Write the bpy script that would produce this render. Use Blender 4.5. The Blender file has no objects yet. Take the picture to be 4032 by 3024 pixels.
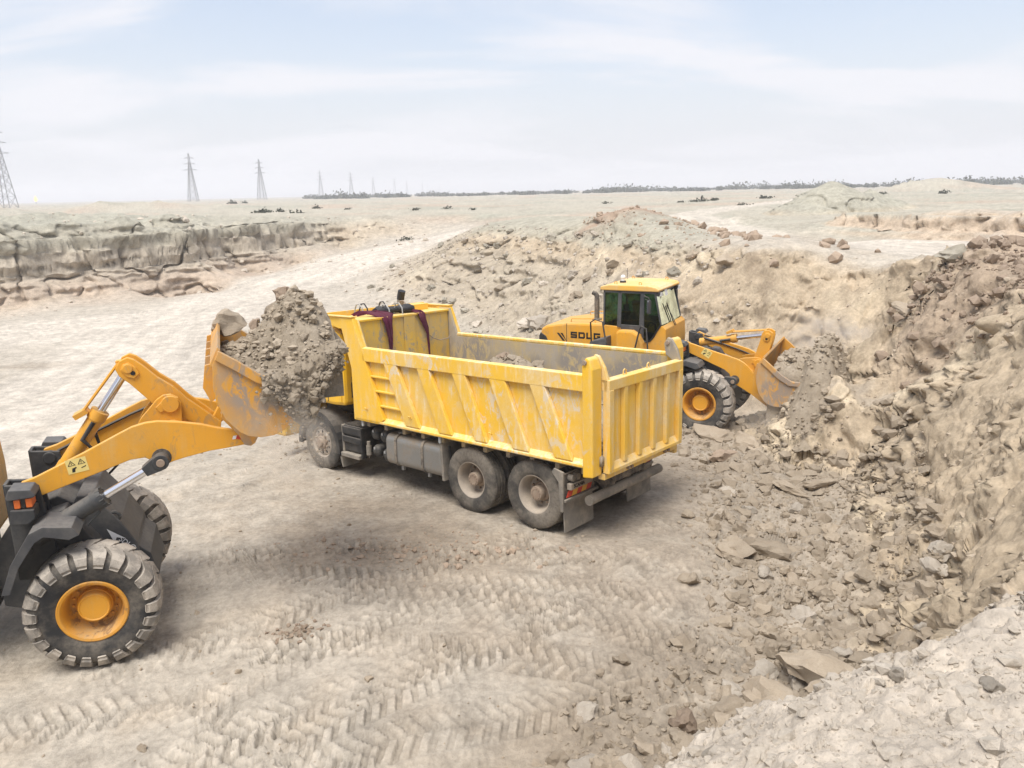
import bpy, bmesh, math, random
import numpy as np
from mathutils import Vector, Matrix
random.seed(7); RNG = np.random.default_rng(7)
S = bpy.context.scene
C = S.collection

# ---------------------------------------------------------------- camera, sky, sun, exposure
CAM_H, PITCH, ROLL = 5.10, 0.2421, -0.0223
cd = bpy.data.cameras.new('camera'); cd.sensor_width = 36.0; cd.lens = 27.5
cd.clip_start = 0.1; cd.clip_end = 9000
cam = bpy.data.objects.new('camera', cd); C.objects.link(cam)
fw = Vector((0, math.cos(PITCH), -math.sin(PITCH))); rt = Vector((1, 0, 0)); up = rt.cross(fw)
r2 = math.cos(ROLL)*rt + math.sin(ROLL)*up; u2 = -math.sin(ROLL)*rt + math.cos(ROLL)*up
M = Matrix((r2, u2, -fw)).transposed().to_4x4(); M.translation = (0, 0, CAM_H)
cam.matrix_world = M
S.camera = cam

SUN_EL, SUN_AZ = math.radians(66), math.radians(205)     # azimuth of the sun, clockwise from +y
w = bpy.data.worlds.new('World'); S.world = w; w.use_nodes = True
nt = w.node_tree; N = nt.nodes; L = nt.links; N.clear()
wo = N.new('ShaderNodeOutputWorld'); bg = N.new('ShaderNodeBackground'); bg.inputs['Strength'].default_value = 0.138
sky = N.new('ShaderNodeTexSky'); sky.sky_type = 'NISHITA'; sky.sun_disc = False
sky.sun_elevation = SUN_EL; sky.sun_rotation = SUN_AZ; sky.air_density = 1.0; sky.dust_density = 1.6; sky.ozone_density = 1.0
tc = N.new('ShaderNodeTexCoord'); sep = N.new('ShaderNodeSeparateXYZ'); L.new(tc.outputs['Generated'], sep.inputs[0])
# thin high cloud: noise on the cloud plane (direction over height), and a milky veil that thickens towards the horizon
mx = N.new('ShaderNodeMath'); mx.operation = 'MAXIMUM'; mx.inputs[1].default_value = 0.0; L.new(sep.outputs['Z'], mx.inputs[0])
ad = N.new('ShaderNodeMath'); ad.operation = 'ADD'; ad.inputs[1].default_value = 0.22; L.new(mx.outputs[0], ad.inputs[0])
dv = N.new('ShaderNodeVectorMath'); dv.operation = 'DIVIDE'
cb = N.new('ShaderNodeCombineXYZ')
for i in range(3): L.new(ad.outputs[0], cb.inputs[i])
L.new(tc.outputs['Generated'], dv.inputs[0]); L.new(cb.outputs[0], dv.inputs[1])
mp = N.new('ShaderNodeMapping'); mp.inputs['Scale'].default_value = (0.8, 1.7, 0.0); mp.inputs['Location'].default_value = (2.6, 1.35, 0)
mp.inputs['Rotation'].default_value = (0, 0, math.radians(-14)); L.new(dv.outputs[0], mp.inputs['Vector'])
cn = N.new('ShaderNodeTexNoise'); cn.inputs['Scale'].default_value = 1.0; cn.inputs['Detail'].default_value = 8; cn.inputs['Roughness'].default_value = 0.5
cn.inputs['Distortion'].default_value = 0.5; L.new(mp.outputs[0], cn.inputs['Vector'])
cr = N.new('ShaderNodeMapRange'); cr.interpolation_type = 'SMOOTHSTEP'
cr.inputs['From Min'].default_value = 0.45; cr.inputs['From Max'].default_value = 0.62; cr.inputs['To Min'].default_value = 0.0; cr.inputs['To Max'].default_value = 1.0
L.new(cn.outputs['Fac'], cr.inputs['Value'])
hz = N.new('ShaderNodeMapRange'); hz.interpolation_type = 'SMOOTHSTEP'; L.new(sep.outputs['Z'], hz.inputs['Value'])
hz.inputs['From Min'].default_value = 0.0; hz.inputs['From Max'].default_value = 0.24; hz.inputs['To Min'].default_value = 0.97; hz.inputs['To Max'].default_value = 0.46
veil = N.new('ShaderNodeMix'); veil.data_type = 'RGBA'; L.new(hz.outputs[0], veil.inputs['Factor']); L.new(sky.outputs[0], veil.inputs['A']); veil.inputs['B'].default_value = (4.08, 4.14, 4.42, 1)
cf = N.new('ShaderNodeMath'); cf.operation = 'MULTIPLY'; cf.inputs[1].default_value = 0.85; L.new(cr.outputs[0], cf.inputs[0])
mixc = N.new('ShaderNodeMix'); mixc.data_type = 'RGBA'; L.new(cf.outputs[0], mixc.inputs['Factor'])
L.new(veil.outputs['Result'], mixc.inputs['A']); mixc.inputs['B'].default_value = (4.7, 4.7, 4.95, 1)
L.new(mixc.outputs['Result'], bg.inputs['Color']); L.new(bg.outputs[0], wo.inputs[0])

sd = bpy.data.lights.new('sun', 'SUN'); sd.energy = 3.0; sd.angle = math.radians(34); sd.color = (1.0, 0.965, 0.91)
so = bpy.data.objects.new('sun', sd); C.objects.link(so)
sdir = Vector((math.sin(SUN_AZ)*math.cos(SUN_EL), math.cos(SUN_AZ)*math.cos(SUN_EL), math.sin(SUN_EL)))
so.rotation_euler = sdir.to_track_quat('Z', 'Y').to_euler(); so.location = (0, 0, 60)
vs = S.view_settings; vs.view_transform = 'Standard'; vs.look = 'None'; vs.exposure = 0.52; vs.gamma = 1.0; vs.use_curve_mapping = False
S.render.engine = 'CYCLES'
S.cycles.use_denoising = True
S.cycles.max_bounces = 6; S.cycles.diffuse_bounces = 3; S.cycles.glossy_bounces = 3; S.cycles.transmission_bounces = 6
S.cycles.transparent_max_bounces = 10; S.cycles.volume_bounces = 2; S.cycles.volume_step_rate = 3; S.cycles.volume_max_steps = 96; S.cycles.caustics_reflective = False; S.cycles.caustics_refractive = False

# ---------------------------------------------------------------- helpers: properties, materials, meshes
def tag(o, label=None, cat=None, group=None, kind=None):
    for k, v in (('label', label), ('category', cat), ('group', group), ('kind', kind)):
        if v: o[k] = v
    return o
def empty(name, loc=(0, 0, 0), parent=None):
    o = bpy.data.objects.new(name, None); C.objects.link(o); o.location = loc; o.parent = parent; o.empty_display_size = .3
    return o

class NT:                                                  # small node-tree writer
    def __init__(s, name):
        s.m = bpy.data.materials.new(name); s.m.use_nodes = True; s.t = s.m.node_tree; s.t.nodes.clear()
        s.out = s.t.nodes.new('ShaderNodeOutputMaterial')
    def n(s, kind, **kw):
        nd = s.t.nodes.new('ShaderNode'+kind)
        for k, v in kw.items():
            if k in nd.inputs: s.put(nd, k, v)
            else: setattr(nd, k, v)
        return nd
    def put(s, nd, k, v):
        if isinstance(v, bpy.types.NodeSocket): s.t.links.new(v, nd.inputs[k])
        else: nd.inputs[k].default_value = v
    def noise(s, vec, scale, detail=4, rough=.55, dist=0):
        nd = s.n('TexNoise', Scale=scale, Detail=detail, Roughness=rough, Distortion=dist)
        if vec is not None: s.t.links.new(vec, nd.inputs['Vector'])
        return nd.outputs['Fac']
    def ramp(s, val, a, b, lo=0., hi=1.):
        nd = s.n('MapRange', interpolation_type='SMOOTHSTEP'); s.put(nd, 'Value', val)
        s.put(nd, 'From Min', a); s.put(nd, 'From Max', b); s.put(nd, 'To Min', lo); s.put(nd, 'To Max', hi)
        return nd.outputs[0]
    def mix(s, fac, a, b, mode='MIX'):
        nd = s.n('Mix', data_type='RGBA', blend_type=mode)
        for k, v in ((0, fac), (6, a), (7, b)):
            if isinstance(v, bpy.types.NodeSocket): s.t.links.new(v, nd.inputs[k])
            elif k: nd.inputs[k].default_value = (*v, 1)
            else: nd.inputs[k].default_value = v
        return nd.outputs[2]
    def math(s, op, a, b=0.):
        nd = s.n('Math', operation=op)
        for i, v in enumerate((a, b)):
            if isinstance(v, bpy.types.NodeSocket): s.t.links.new(v, nd.inputs[i])
            else: nd.inputs[i].default_value = v
        return nd.outputs[0]
    def coord(s, scale=None, kind='Object'):
        o = s.n('TexCoord').outputs[kind]
        if scale:
            m = s.n('Mapping'); m.inputs['Scale'].default_value = scale; s.t.links.new(o, m.inputs['Vector']); o = m.outputs[0]
        return o
    def upness(s, a=.35, b=.95):
        g = s.n('NewGeometry'); sp = s.n('SeparateXYZ'); s.t.links.new(g.outputs['Normal'], sp.inputs[0])
        return s.ramp(sp.outputs['Z'], a, b)
    def bump(s, h, strength=.5, dist=.01):
        b = s.n('Bump'); s.put(b, 'Height', h); b.inputs['Strength'].default_value = strength; b.inputs['Distance'].default_value = dist
        return b.outputs[0]
    def bsdf(s, col, rough=.6, metal=0., normal=None, spec=.5, **kw):
        p = s.n('BsdfPrincipled')
        if isinstance(col, bpy.types.NodeSocket): s.t.links.new(col, p.inputs['Base Color'])
        else: p.inputs['Base Color'].default_value = (*col, 1)
        s.put(p, 'Roughness', rough); s.put(p, 'Metallic', metal); p.inputs['Specular IOR Level'].default_value = spec
        if normal is not None: s.t.links.new(normal, p.inputs['Normal'])
        for k, v in kw.items(): s.put(p, k, v)
        s.t.links.new(p.outputs[0], s.out.inputs['Surface']); return s.m

DUST = (.47, .40, .31)
def paint(name, col, dust=.35, streak=.5, rough=.45, scratch=.0, scr=(.30, .26, .22), dustcol=DUST, dent=.25):
    m = NT(name); o = m.coord()
    n1 = m.noise(o, 1.3, 6, .6); n2 = m.noise(m.coord((5, 5, .7)), 2.0, 6, .65); n3 = m.noise(o, 22, 5, .7)
    c = m.mix(m.ramp(n1, .35, .7), col, tuple(x*.86 for x in col))
    d = m.math('MULTIPLY', m.ramp(n1, .38, .72), dust)
    d = m.math('ADD', d, m.math('MULTIPLY', m.ramp(n2, .48, .75), streak))
    d = m.math('ADD', d, m.math('MULTIPLY', m.upness(), .42))
    d = m.math('MULTIPLY', d, m.ramp(n3, .25, .62, .45, 1.0))
    d = m.math('MINIMUM', d, .93)
    c = m.mix(d, c, dustcol)
    if scratch:
        n4 = m.noise(m.coord((2.2, 2.2, 1.2)), 2.6, 8, .72, 1.2); n5 = m.noise(o, 1.0, 2, .5)
        k = m.math('MULTIPLY', m.ramp(n4, .58 - .1*scratch, .66 - .08*scratch), m.ramp(n5, .40, .58, .15, 1.))
        c = m.mix(m.math('MULTIPLY', k, min(1, .55 + scratch*.4)), c, scr)
    r = m.math('ADD', m.math('MULTIPLY', d, .4), rough)
    return m.bsdf(c, r, 0, m.bump(m.math('ADD', m.math('MULTIPLY', n3, .12), m.math('MULTIPLY', m.noise(o, 3.2, 2, .5), dent)), .35, .03), spec=.35)
def dirty(name, col, dustcol=DUST, dust=.4, rough=.7, scale=3., metal=0., up=.6, spec=.3):
    m = NT(name); o = m.coord(); n1 = m.noise(o, scale, 6, .62); n2 = m.noise(o, scale*9, 4, .6)
    d = m.math('MULTIPLY', m.ramp(n1, .35, .68), dust); d = m.math('ADD', d, m.math('MULTIPLY', m.upness(.2, .9), up))
    d = m.math('MULTIPLY', d, m.ramp(n2, .25, .6, .5, 1.)); d = m.math('MINIMUM', d, .92)
    c = m.mix(d, col, dustcol)
    return m.bsdf(c, m.math('ADD', m.math('MULTIPLY', d, .25), rough), m.math('MULTIPLY', m.math('SUBTRACT', 1., d), metal) if metal else 0., m.bump(n2, .3, .004), spec=spec)
def soil(name, c1, c2, c3, scale=1.2, bumpd=.03, attr=None):
    m = NT(name); o = m.coord(kind='Object')
    n1 = m.noise(o, scale, 6, .6); n2 = m.noise(o, scale*7, 7, .65); n3 = m.noise(o, scale*30, 5, .7)
    inf = m.n('ObjectInfo').outputs['Random']
    c = m.mix(m.ramp(n1, .35, .65), c1, c2); c = m.mix(m.ramp(n2, .45, .7, 0, .7), c, c3)
    c = m.mix(m.ramp(n3, .3, .7, .0, .35), c, tuple(x*.62 for x in c1))
    hv = m.n('HueSaturation'); m.put(hv, 'Color', c); m.put(hv, 'Value', m.ramp(inf, 0, 1, .84, 1.14)); hv.inputs['Saturation'].default_value = 1.
    hgt = m.math('ADD', n2, m.math('MULTIPLY', n3, .45))
    return m.bsdf(hv.outputs[0], .95, 0, m.bump(hgt, .8, bumpd), spec=.12)

MT = {}
MT['truck'] = paint('truck_yellow_paint', (.83, .49, .035), .34, .50, .42, .25, (.60, .50, .36), (.78, .60, .32))
MT['truckside'] = paint('truck_side_worn_paint', (.83, .50, .045), .55, 1.0, .45, .75, (.66, .58, .46), (.80, .65, .38), .9)
MT['tailgate'] = paint('tailgate_dusty_paint', (.80, .48, .06), .85, .9, .55, .30, (.55, .45, .31), (.72, .56, .31), .9)
MT['bedin'] = paint('bed_inner_scraped_steel', (.50, .38, .18), 1.5, .9, .65, 1.6, (.27, .24, .205), (.38, .33, .265))
MT['headin'] = paint('headboard_inner_paint', (.72, .45, .07), .6, .5, .6, .75, (.33, .29, .24), (.50, .40, .24))
MT['cab'] = paint('cab_yellow_paint', (.82, .47, .02), .15, .15, .32, 0)
MT['loader'] = paint('loader_yellow_paint', (.75, .36, .035), .30, .34, .42, .26, (.40, .26, .12), (.62, .42, .18))
MT['loaderR'] = paint('roof_dusty_yellow_paint', (.80, .45, .08), .5, .2, .5, .0, dustcol=(.72, .58, .38))
MT['bucket'] = paint('bucket_scraped_paint', (.70, .33, .03), .75, .65, .55, 1.5, (.33, .26, .20), (.46, .36, .25))
MT['rim'] = paint('rim_orange_paint', (.68, .31, .03), .35, .3, .5, .75, (.24, .14, .07), (.45, .33, .18))
MT['frame'] = dirty('dark_grey_frame_paint', (.035, .038, .042), (.24, .22, .19), .22, .55, 2.5, up=.35)
MT['black'] = dirty('black_plastic', (.018, .019, .021), (.23, .20, .165), .25, .5, 3., up=.45)
MT['fender'] = dirty('grey_plastic_fender', (.055, .058, .064), (.27, .25, .22), .25, .5, 2.2, up=.3)
MT['chassis'] = dirty('dusty_chassis_steel', (.045, .042, .040), (.33, .28, .22), .8, .75, 4., up=.5)
MT['rubber'] = dirty('dusty_truck_rubber', (.05, .047, .043), (.27, .235, .19), .75, .78, 2.4, up=.2)
MT['rubberL'] = dirty('muddy_loader_rubber', (.030, .031, .033), (.34, .295, .235), .42, .8, 3.2, up=.25)
MT['lug'] = dirty('dusty_tread_lugs', (.19, .175, .155), (.46, .41, .345), 1.0, .85, 5., up=.35)
MT['wheel'] = dirty('dusty_steel_wheel', (.30, .26, .215), (.42, .355, .28), .8, .65, 6., up=.35)
MT['hub'] = dirty('rusty_hub', (.27, .20, .15), (.40, .33, .25), .5, .7, 9., up=.3)
MT['tank'] = dirty('dirty_aluminium_tank', (.28, .28, .27), (.24, .19, .135), .75, .45, 3.5, metal=.7, up=.5)
MT['tankend'] = dirty('dusty_tank_end', (.10, .098, .09), (.21, .195, .165), .8, .8, 5.)
MT['air'] = dirty('black_air_tank', (.016, .018, .02), (.22, .2, .17), .3, .42, 5., up=.35)
MT['flap'] = dirty('dusty_rubber_flap', (.17, .155, .135), (.32, .28, .225), .9, .85, 4.)
MT['chrome'] = NT('chrome_rod').bsdf((.78, .79, .82), .13, 1.)
MT['grey'] = dirty('pale_grey_metal', (.34, .35, .35), (.5, .46, .4), .3, .5, 3.)
MT['white'] = NT('white_decal').bsdf((.78, .78, .78), .5)
MT['decalblack'] = NT('black_decal').bsdf((.012, .012, .014), .45)
MT['red'] = NT('red_reflector').bsdf((.55, .05, .025), .4)
MT['orange'] = NT('orange_lens').bsdf((.72, .16, .03), .3)
MT['amber'] = NT('amber_marker').bsdf((.85, .50, .03), .35)
MT['stripey'] = NT('yellow_stripe').bsdf((.72, .38, .05), .5)
MT['sticker'] = NT('pale_yellow_sticker').bsdf((.78, .62, .22), .5)
MT['pink'] = NT('pink_triangle').bsdf((.75, .22, .17), .5)
MT['seat'] = NT('seat_fabric').bsdf((.03, .03, .033), .8)
MT['console'] = NT('cab_console').bsdf((.16, .17, .17), .6)
MT['cloth'] = dirty('maroon_cloth', (.085, .010, .032), (.16, .09, .09), .25, .9, 6., up=.15)
MT['tarp'] = dirty('black_tarp', (.014, .014, .018), (.14, .13, .12), .2, .6, 6., up=.2)
MT['mirror'] = NT('mirror_back').bsdf((.05, .05, .06), .45)
MT['lampglass'] = NT('lamp_glass').bsdf((.72, .74, .74), .15)
def glass(name, tint):
    m = NT(name); t = m.n('BsdfTransparent'); t.inputs[0].default_value = (*tint, 1); g = m.n('BsdfGlossy'); g.inputs['Roughness'].default_value = .04
    g.inputs['Color'].default_value = (.85, 1, .92, 1); fr = m.n('Fresnel'); fr.inputs[0].default_value = 1.5; mixs = m.n('MixShader')
    m.t.links.new(fr.outputs[0], mixs.inputs[0]); m.t.links.new(t.outputs[0], mixs.inputs[1]); m.t.links.new(g.outputs[0], mixs.inputs[2]); m.t.links.new(mixs.outputs[0], m.out.inputs[0])
    return m.m
MT['glass'] = glass('green_tinted_glass', (.36, .50, .41)); MT['windscreen'] = glass('pale_green_windscreen', (.58, .75, .68))
MT['clod'] = soil('soil_clod', (0.385, 0.315, 0.235), (0.43, 0.36, 0.275), (0.335, 0.275, 0.205), 2.2, .02)
MT['clodgrey'] = soil('grey_green_clod', (0.36, 0.325, 0.26), (0.41, 0.375, 0.305), (0.3, 0.27, 0.215), 2.2, .02)
MT['clodred'] = soil('red_brown_clod', (0.35, 0.27, 0.2), (0.4, 0.31, 0.235), (0.29, 0.215, 0.155), 2.2, .02)
MT['clodpale'] = soil('pale_dry_clod', (.48, .42, .345), (.54, .48, .40), (.40, .345, .275), 2.5, .02)
MT['load'] = soil('excavated_soil', (.345, .285, .21), (.41, .345, .265), (.28, .23, .17), 2.0, .03)

class MB:
    def __init__(s): s.v = []; s.f = []
    def add(s, vs_, fs): b = len(s.v); s.v += [tuple(p) for p in vs_]; s.f += [tuple(i+b for i in f) for f in fs]; return s
    def box(s, x0, x1, y0, y1, z0, z1):
        return s.add([(x0,y0,z0),(x1,y0,z0),(x1,y1,z0),(x0,y1,z0),(x0,y0,z1),(x1,y0,z1),(x1,y1,z1),(x0,y1,z1)],
                     [(0,3,2,1),(4,5,6,7),(0,1,5,4),(1,2,6,5),(2,3,7,6),(3,0,4,7)])
    def prism(s, poly, a, b, axis='y'):                    # poly in (x,z) for axis y, (y,z) for axis x, (x,y) for axis z
        def P(p, t): return (p[0], t, p[1]) if axis == 'y' else ((t, p[0], p[1]) if axis == 'x' else (p[0], p[1], t))
        n = len(poly); ar = sum(poly[i][0]*poly[(i+1)%n][1]-poly[(i+1)%n][0]*poly[i][1] for i in range(n))
        if ar < 0: poly = poly[::-1]
        if axis != 'y': lo, hi = min(a, b), max(a, b)
        else: lo, hi = max(a, b), min(a, b)
        return s.add([P(p, lo) for p in poly]+[P(p, hi) for p in poly], [tuple(range(n))[::-1], tuple(range(n, 2*n))]+[(i, (i+1)%n, n+(i+1)%n, n+i) for i in range(n)])
    def cyl(s, p0, p1, r0, r1=None, n=16, caps=True):
        r1 = r0 if r1 is None else r1; p0, p1 = Vector(p0), Vector(p1); d = (p1-p0).normalized()
        a = d.orthogonal().normalized(); b = d.cross(a); vs_ = []
        for p, r in ((p0, r0), (p1, r1)):
            vs_ += [p+(a*math.cos(t)+b*math.sin(t))*r for t in (2*math.pi*i/n for i in range(n))]
        fs = [(i, (i+1)%n, n+(i+1)%n, n+i) for i in range(n)]
        if caps: fs += [tuple(range(n))[::-1], tuple(range(n, 2*n))]
        return s.add(vs_, fs)
    def tube(s, pts, r, n=8):
        pts = [Vector(p) for p in pts]; rings = []; a = None
        for i, p in enumerate(pts):
            d = (pts[min(i+1, len(pts)-1)]-pts[max(i-1, 0)]).normalized()
            a = d.orthogonal().normalized() if a is None else (a-d*a.dot(d)).normalized(); b = d.cross(a)
            rings.append([p+(a*math.cos(2*math.pi*k/n)+b*math.sin(2*math.pi*k/n))*r for k in range(n)])
        fs = [(i*n+k, i*n+(k+1)%n, (i+1)*n+(k+1)%n, (i+1)*n+k) for i in range(len(pts)-1) for k in range(n)]
        fs += [tuple(range(n))[::-1], tuple((len(pts)-1)*n+k for k in range(n))]
        return s.add([q for R in rings for q in R], fs)
    def lathe(s, prof, n=48, c=(0, 0, 0), ring=False):     # profile (radius, y), turned about the y axis
        m = len(prof); vs_ = [(c[0]+r*math.cos(2*math.pi*k/n), c[1]+y, c[2]+r*math.sin(2*math.pi*k/n)) for k in range(n) for r, y in prof]
        fs = [(k*m+i, k*m+i+1, ((k+1)%n)*m+i+1, ((k+1)%n)*m+i) for k in range(n) for i in range(m-1)]
        if ring: fs += [(k*m+m-1, k*m, ((k+1)%n)*m, ((k+1)%n)*m+m-1) for k in range(n)]
        return s.add(vs_, fs)
    def dome(s, c, r, sx=1, sy=1, sz=1, n=12, m=8):
        vs_ = []; fs = []
        for i in range(m+1):
            t = math.pi*i/m
            vs_ += [(c[0]+r*sx*math.sin(t)*math.cos(2*math.pi*k/n), c[1]+r*sy*math.sin(t)*math.sin(2*math.pi*k/n), c[2]+r*sz*math.cos(t)) for k in range(n)]
        fs = [(i*n+k, (i+1)*n+k, (i+1)*n+(k+1)%n, i*n+(k+1)%n) for i in range(m) for k in range(n)]
        return s.add(vs_, fs)
    def mesh(s, name, smooth=None):
        me = bpy.data.meshes.new(name); me.from_pydata(s.v, [], s.f); me.validate()
        bm = bmesh.new(); bm.from_mesh(me); bmesh.ops.remove_doubles(bm, verts=bm.verts, dist=1e-5); bmesh.ops.recalc_face_normals(bm, faces=bm.faces); bm.to_mesh(me); bm.free()
        if smooth: 
            me.polygons.foreach_set('use_smooth', [True]*len(me.polygons)); me.set_sharp_from_angle(angle=math.radians(smooth))
        return me
    def build(s, name, mat, parent=None, bevel=0, smooth=None, label=None):
        me = s.mesh(name, smooth); me.materials.append(MT[mat] if isinstance(mat, str) else mat)
        o = bpy.data.objects.new(name, me); C.objects.link(o); o.parent = parent
        if bevel:
            b = o.modifiers.new('bevel', 'BEVEL'); b.width = bevel; b.segments = 2; b.limit_method = 'ANGLE'; b.angle_limit = math.radians(35)
        if label: o['label'] = label
        return o
def text_mesh(body, size, name, mat, parent, matrix, bold=.0, depth=.002, label=None):
    cu = bpy.data.curves.new('txt', 'FONT'); cu.body = body; cu.size = size; cu.extrude = depth; cu.offset = bold; cu.align_x = 'CENTER'; cu.align_y = 'CENTER'
    to = bpy.data.objects.new('txt', cu); C.objects.link(to)
    dg = bpy.context.evaluated_depsgraph_get(); me = bpy.data.meshes.new_from_object(to.evaluated_get(dg))
    bpy.data.objects.remove(to); bpy.data.curves.remove(cu); me.materials.append(MT[mat])
    o = bpy.data.objects.new(name, me); C.objects.link(o); o.parent = parent; o.matrix_local = matrix
    if label: o['label'] = label
    return o
def copy_tree(o, parent=None):
    c = o.copy(); C.objects.link(c); c.parent = parent
    for ch in o.children: copy_tree(ch, c)
    return c

# ---------------------------------------------------------------- terrain height field
def hsh(ix, iy, seed):
    h = (ix.astype(np.int64)*374761393 + iy.astype(np.int64)*668265263 + seed*1442695041) & 0x7fffffff
    h = ((h ^ (h >> 13))*1274126177) & 0x7fffffff
    h = ((h ^ (h >> 16))*1103515245 + 12345) & 0x7fffffff
    return h.astype(np.float64)/0x7fffffff
def pn(x, y, seed=0):                                      # gradient noise, about -1..1
    ix = np.floor(x); iy = np.floor(y); fx = x-ix; fy = y-iy
    u = fx*fx*fx*(fx*(fx*6-15)+10); v = fy*fy*fy*(fy*(fy*6-15)+10)
    def g(ox, oy):
        a = hsh(ix+ox, iy+oy, seed)*2*np.pi
        return np.cos(a)*(fx-ox)+np.sin(a)*(fy-oy)
    a = g(0, 0); b = g(1, 0); c = g(0, 1); d = g(1, 1)
    return ((a*(1-u)+b*u)*(1-v)+(c*(1-u)+d*u)*v)*1.5
def fbm(x, y, oct=4, seed=0, gain=.5, lac=2.07):
    s = 0; a = 1; t = 0
    for i in range(oct): s = s+a*pn(x, y, seed+i*17); t += a; a *= gain; x = x*lac+3.1; y = y*lac+1.7
    return s/t
def pn3(x, y, z, seed=0):
    ix, iy, iz = np.floor(x), np.floor(y), np.floor(z); fx, fy, fz = x-ix, y-iy, z-iz
    u, v, w_ = (f*f*f*(f*(f*6-15)+10) for f in (fx, fy, fz)); out = 0
    for oz in (0, 1):
        wz = w_ if oz else 1-w_; s_ = seed+7919*0; zz = (iz+oz)*57.
        for oy in (0, 1):
            wy = v if oy else 1-v
            for ox in (0, 1):
                wx = u if ox else 1-u; h = hsh(ix+ox+zz, iy+oy+zz*3, s_); a = h*2*np.pi; q = h*64; q = (q-np.floor(q))*2-1; k = np.sqrt(1-q*q)
                out = out+wx*wy*wz*(k*np.cos(a)*(fx-ox)+k*np.sin(a)*(fy-oy)+q*(fz-oz))
    return out*1.5
def worley(x, y, seed=0):
    ix = np.floor(x); iy = np.floor(y); d1 = np.full(x.shape, 9.); d2 = np.full(x.shape, 9.); idc = np.zeros(x.shape)
    for ox in (-1, 0, 1):
        for oy in (-1, 0, 1):
            cx = ix+ox; cy = iy+oy; h = hsh(cx, cy, seed)
            d = np.hypot(cx+h-x, cy+hsh(cx, cy, seed+5)-y)
            n = d < d1; d2 = np.where(n, d1, np.minimum(d2, d)); idc = np.where(n, h, idc); d1 = np.where(n, d, d1)
    return d1, d2, idc
def sst(a, b, x): t = np.clip((x-a)/(b-a), 0, 1); return t*t*(3-2*t)

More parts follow.
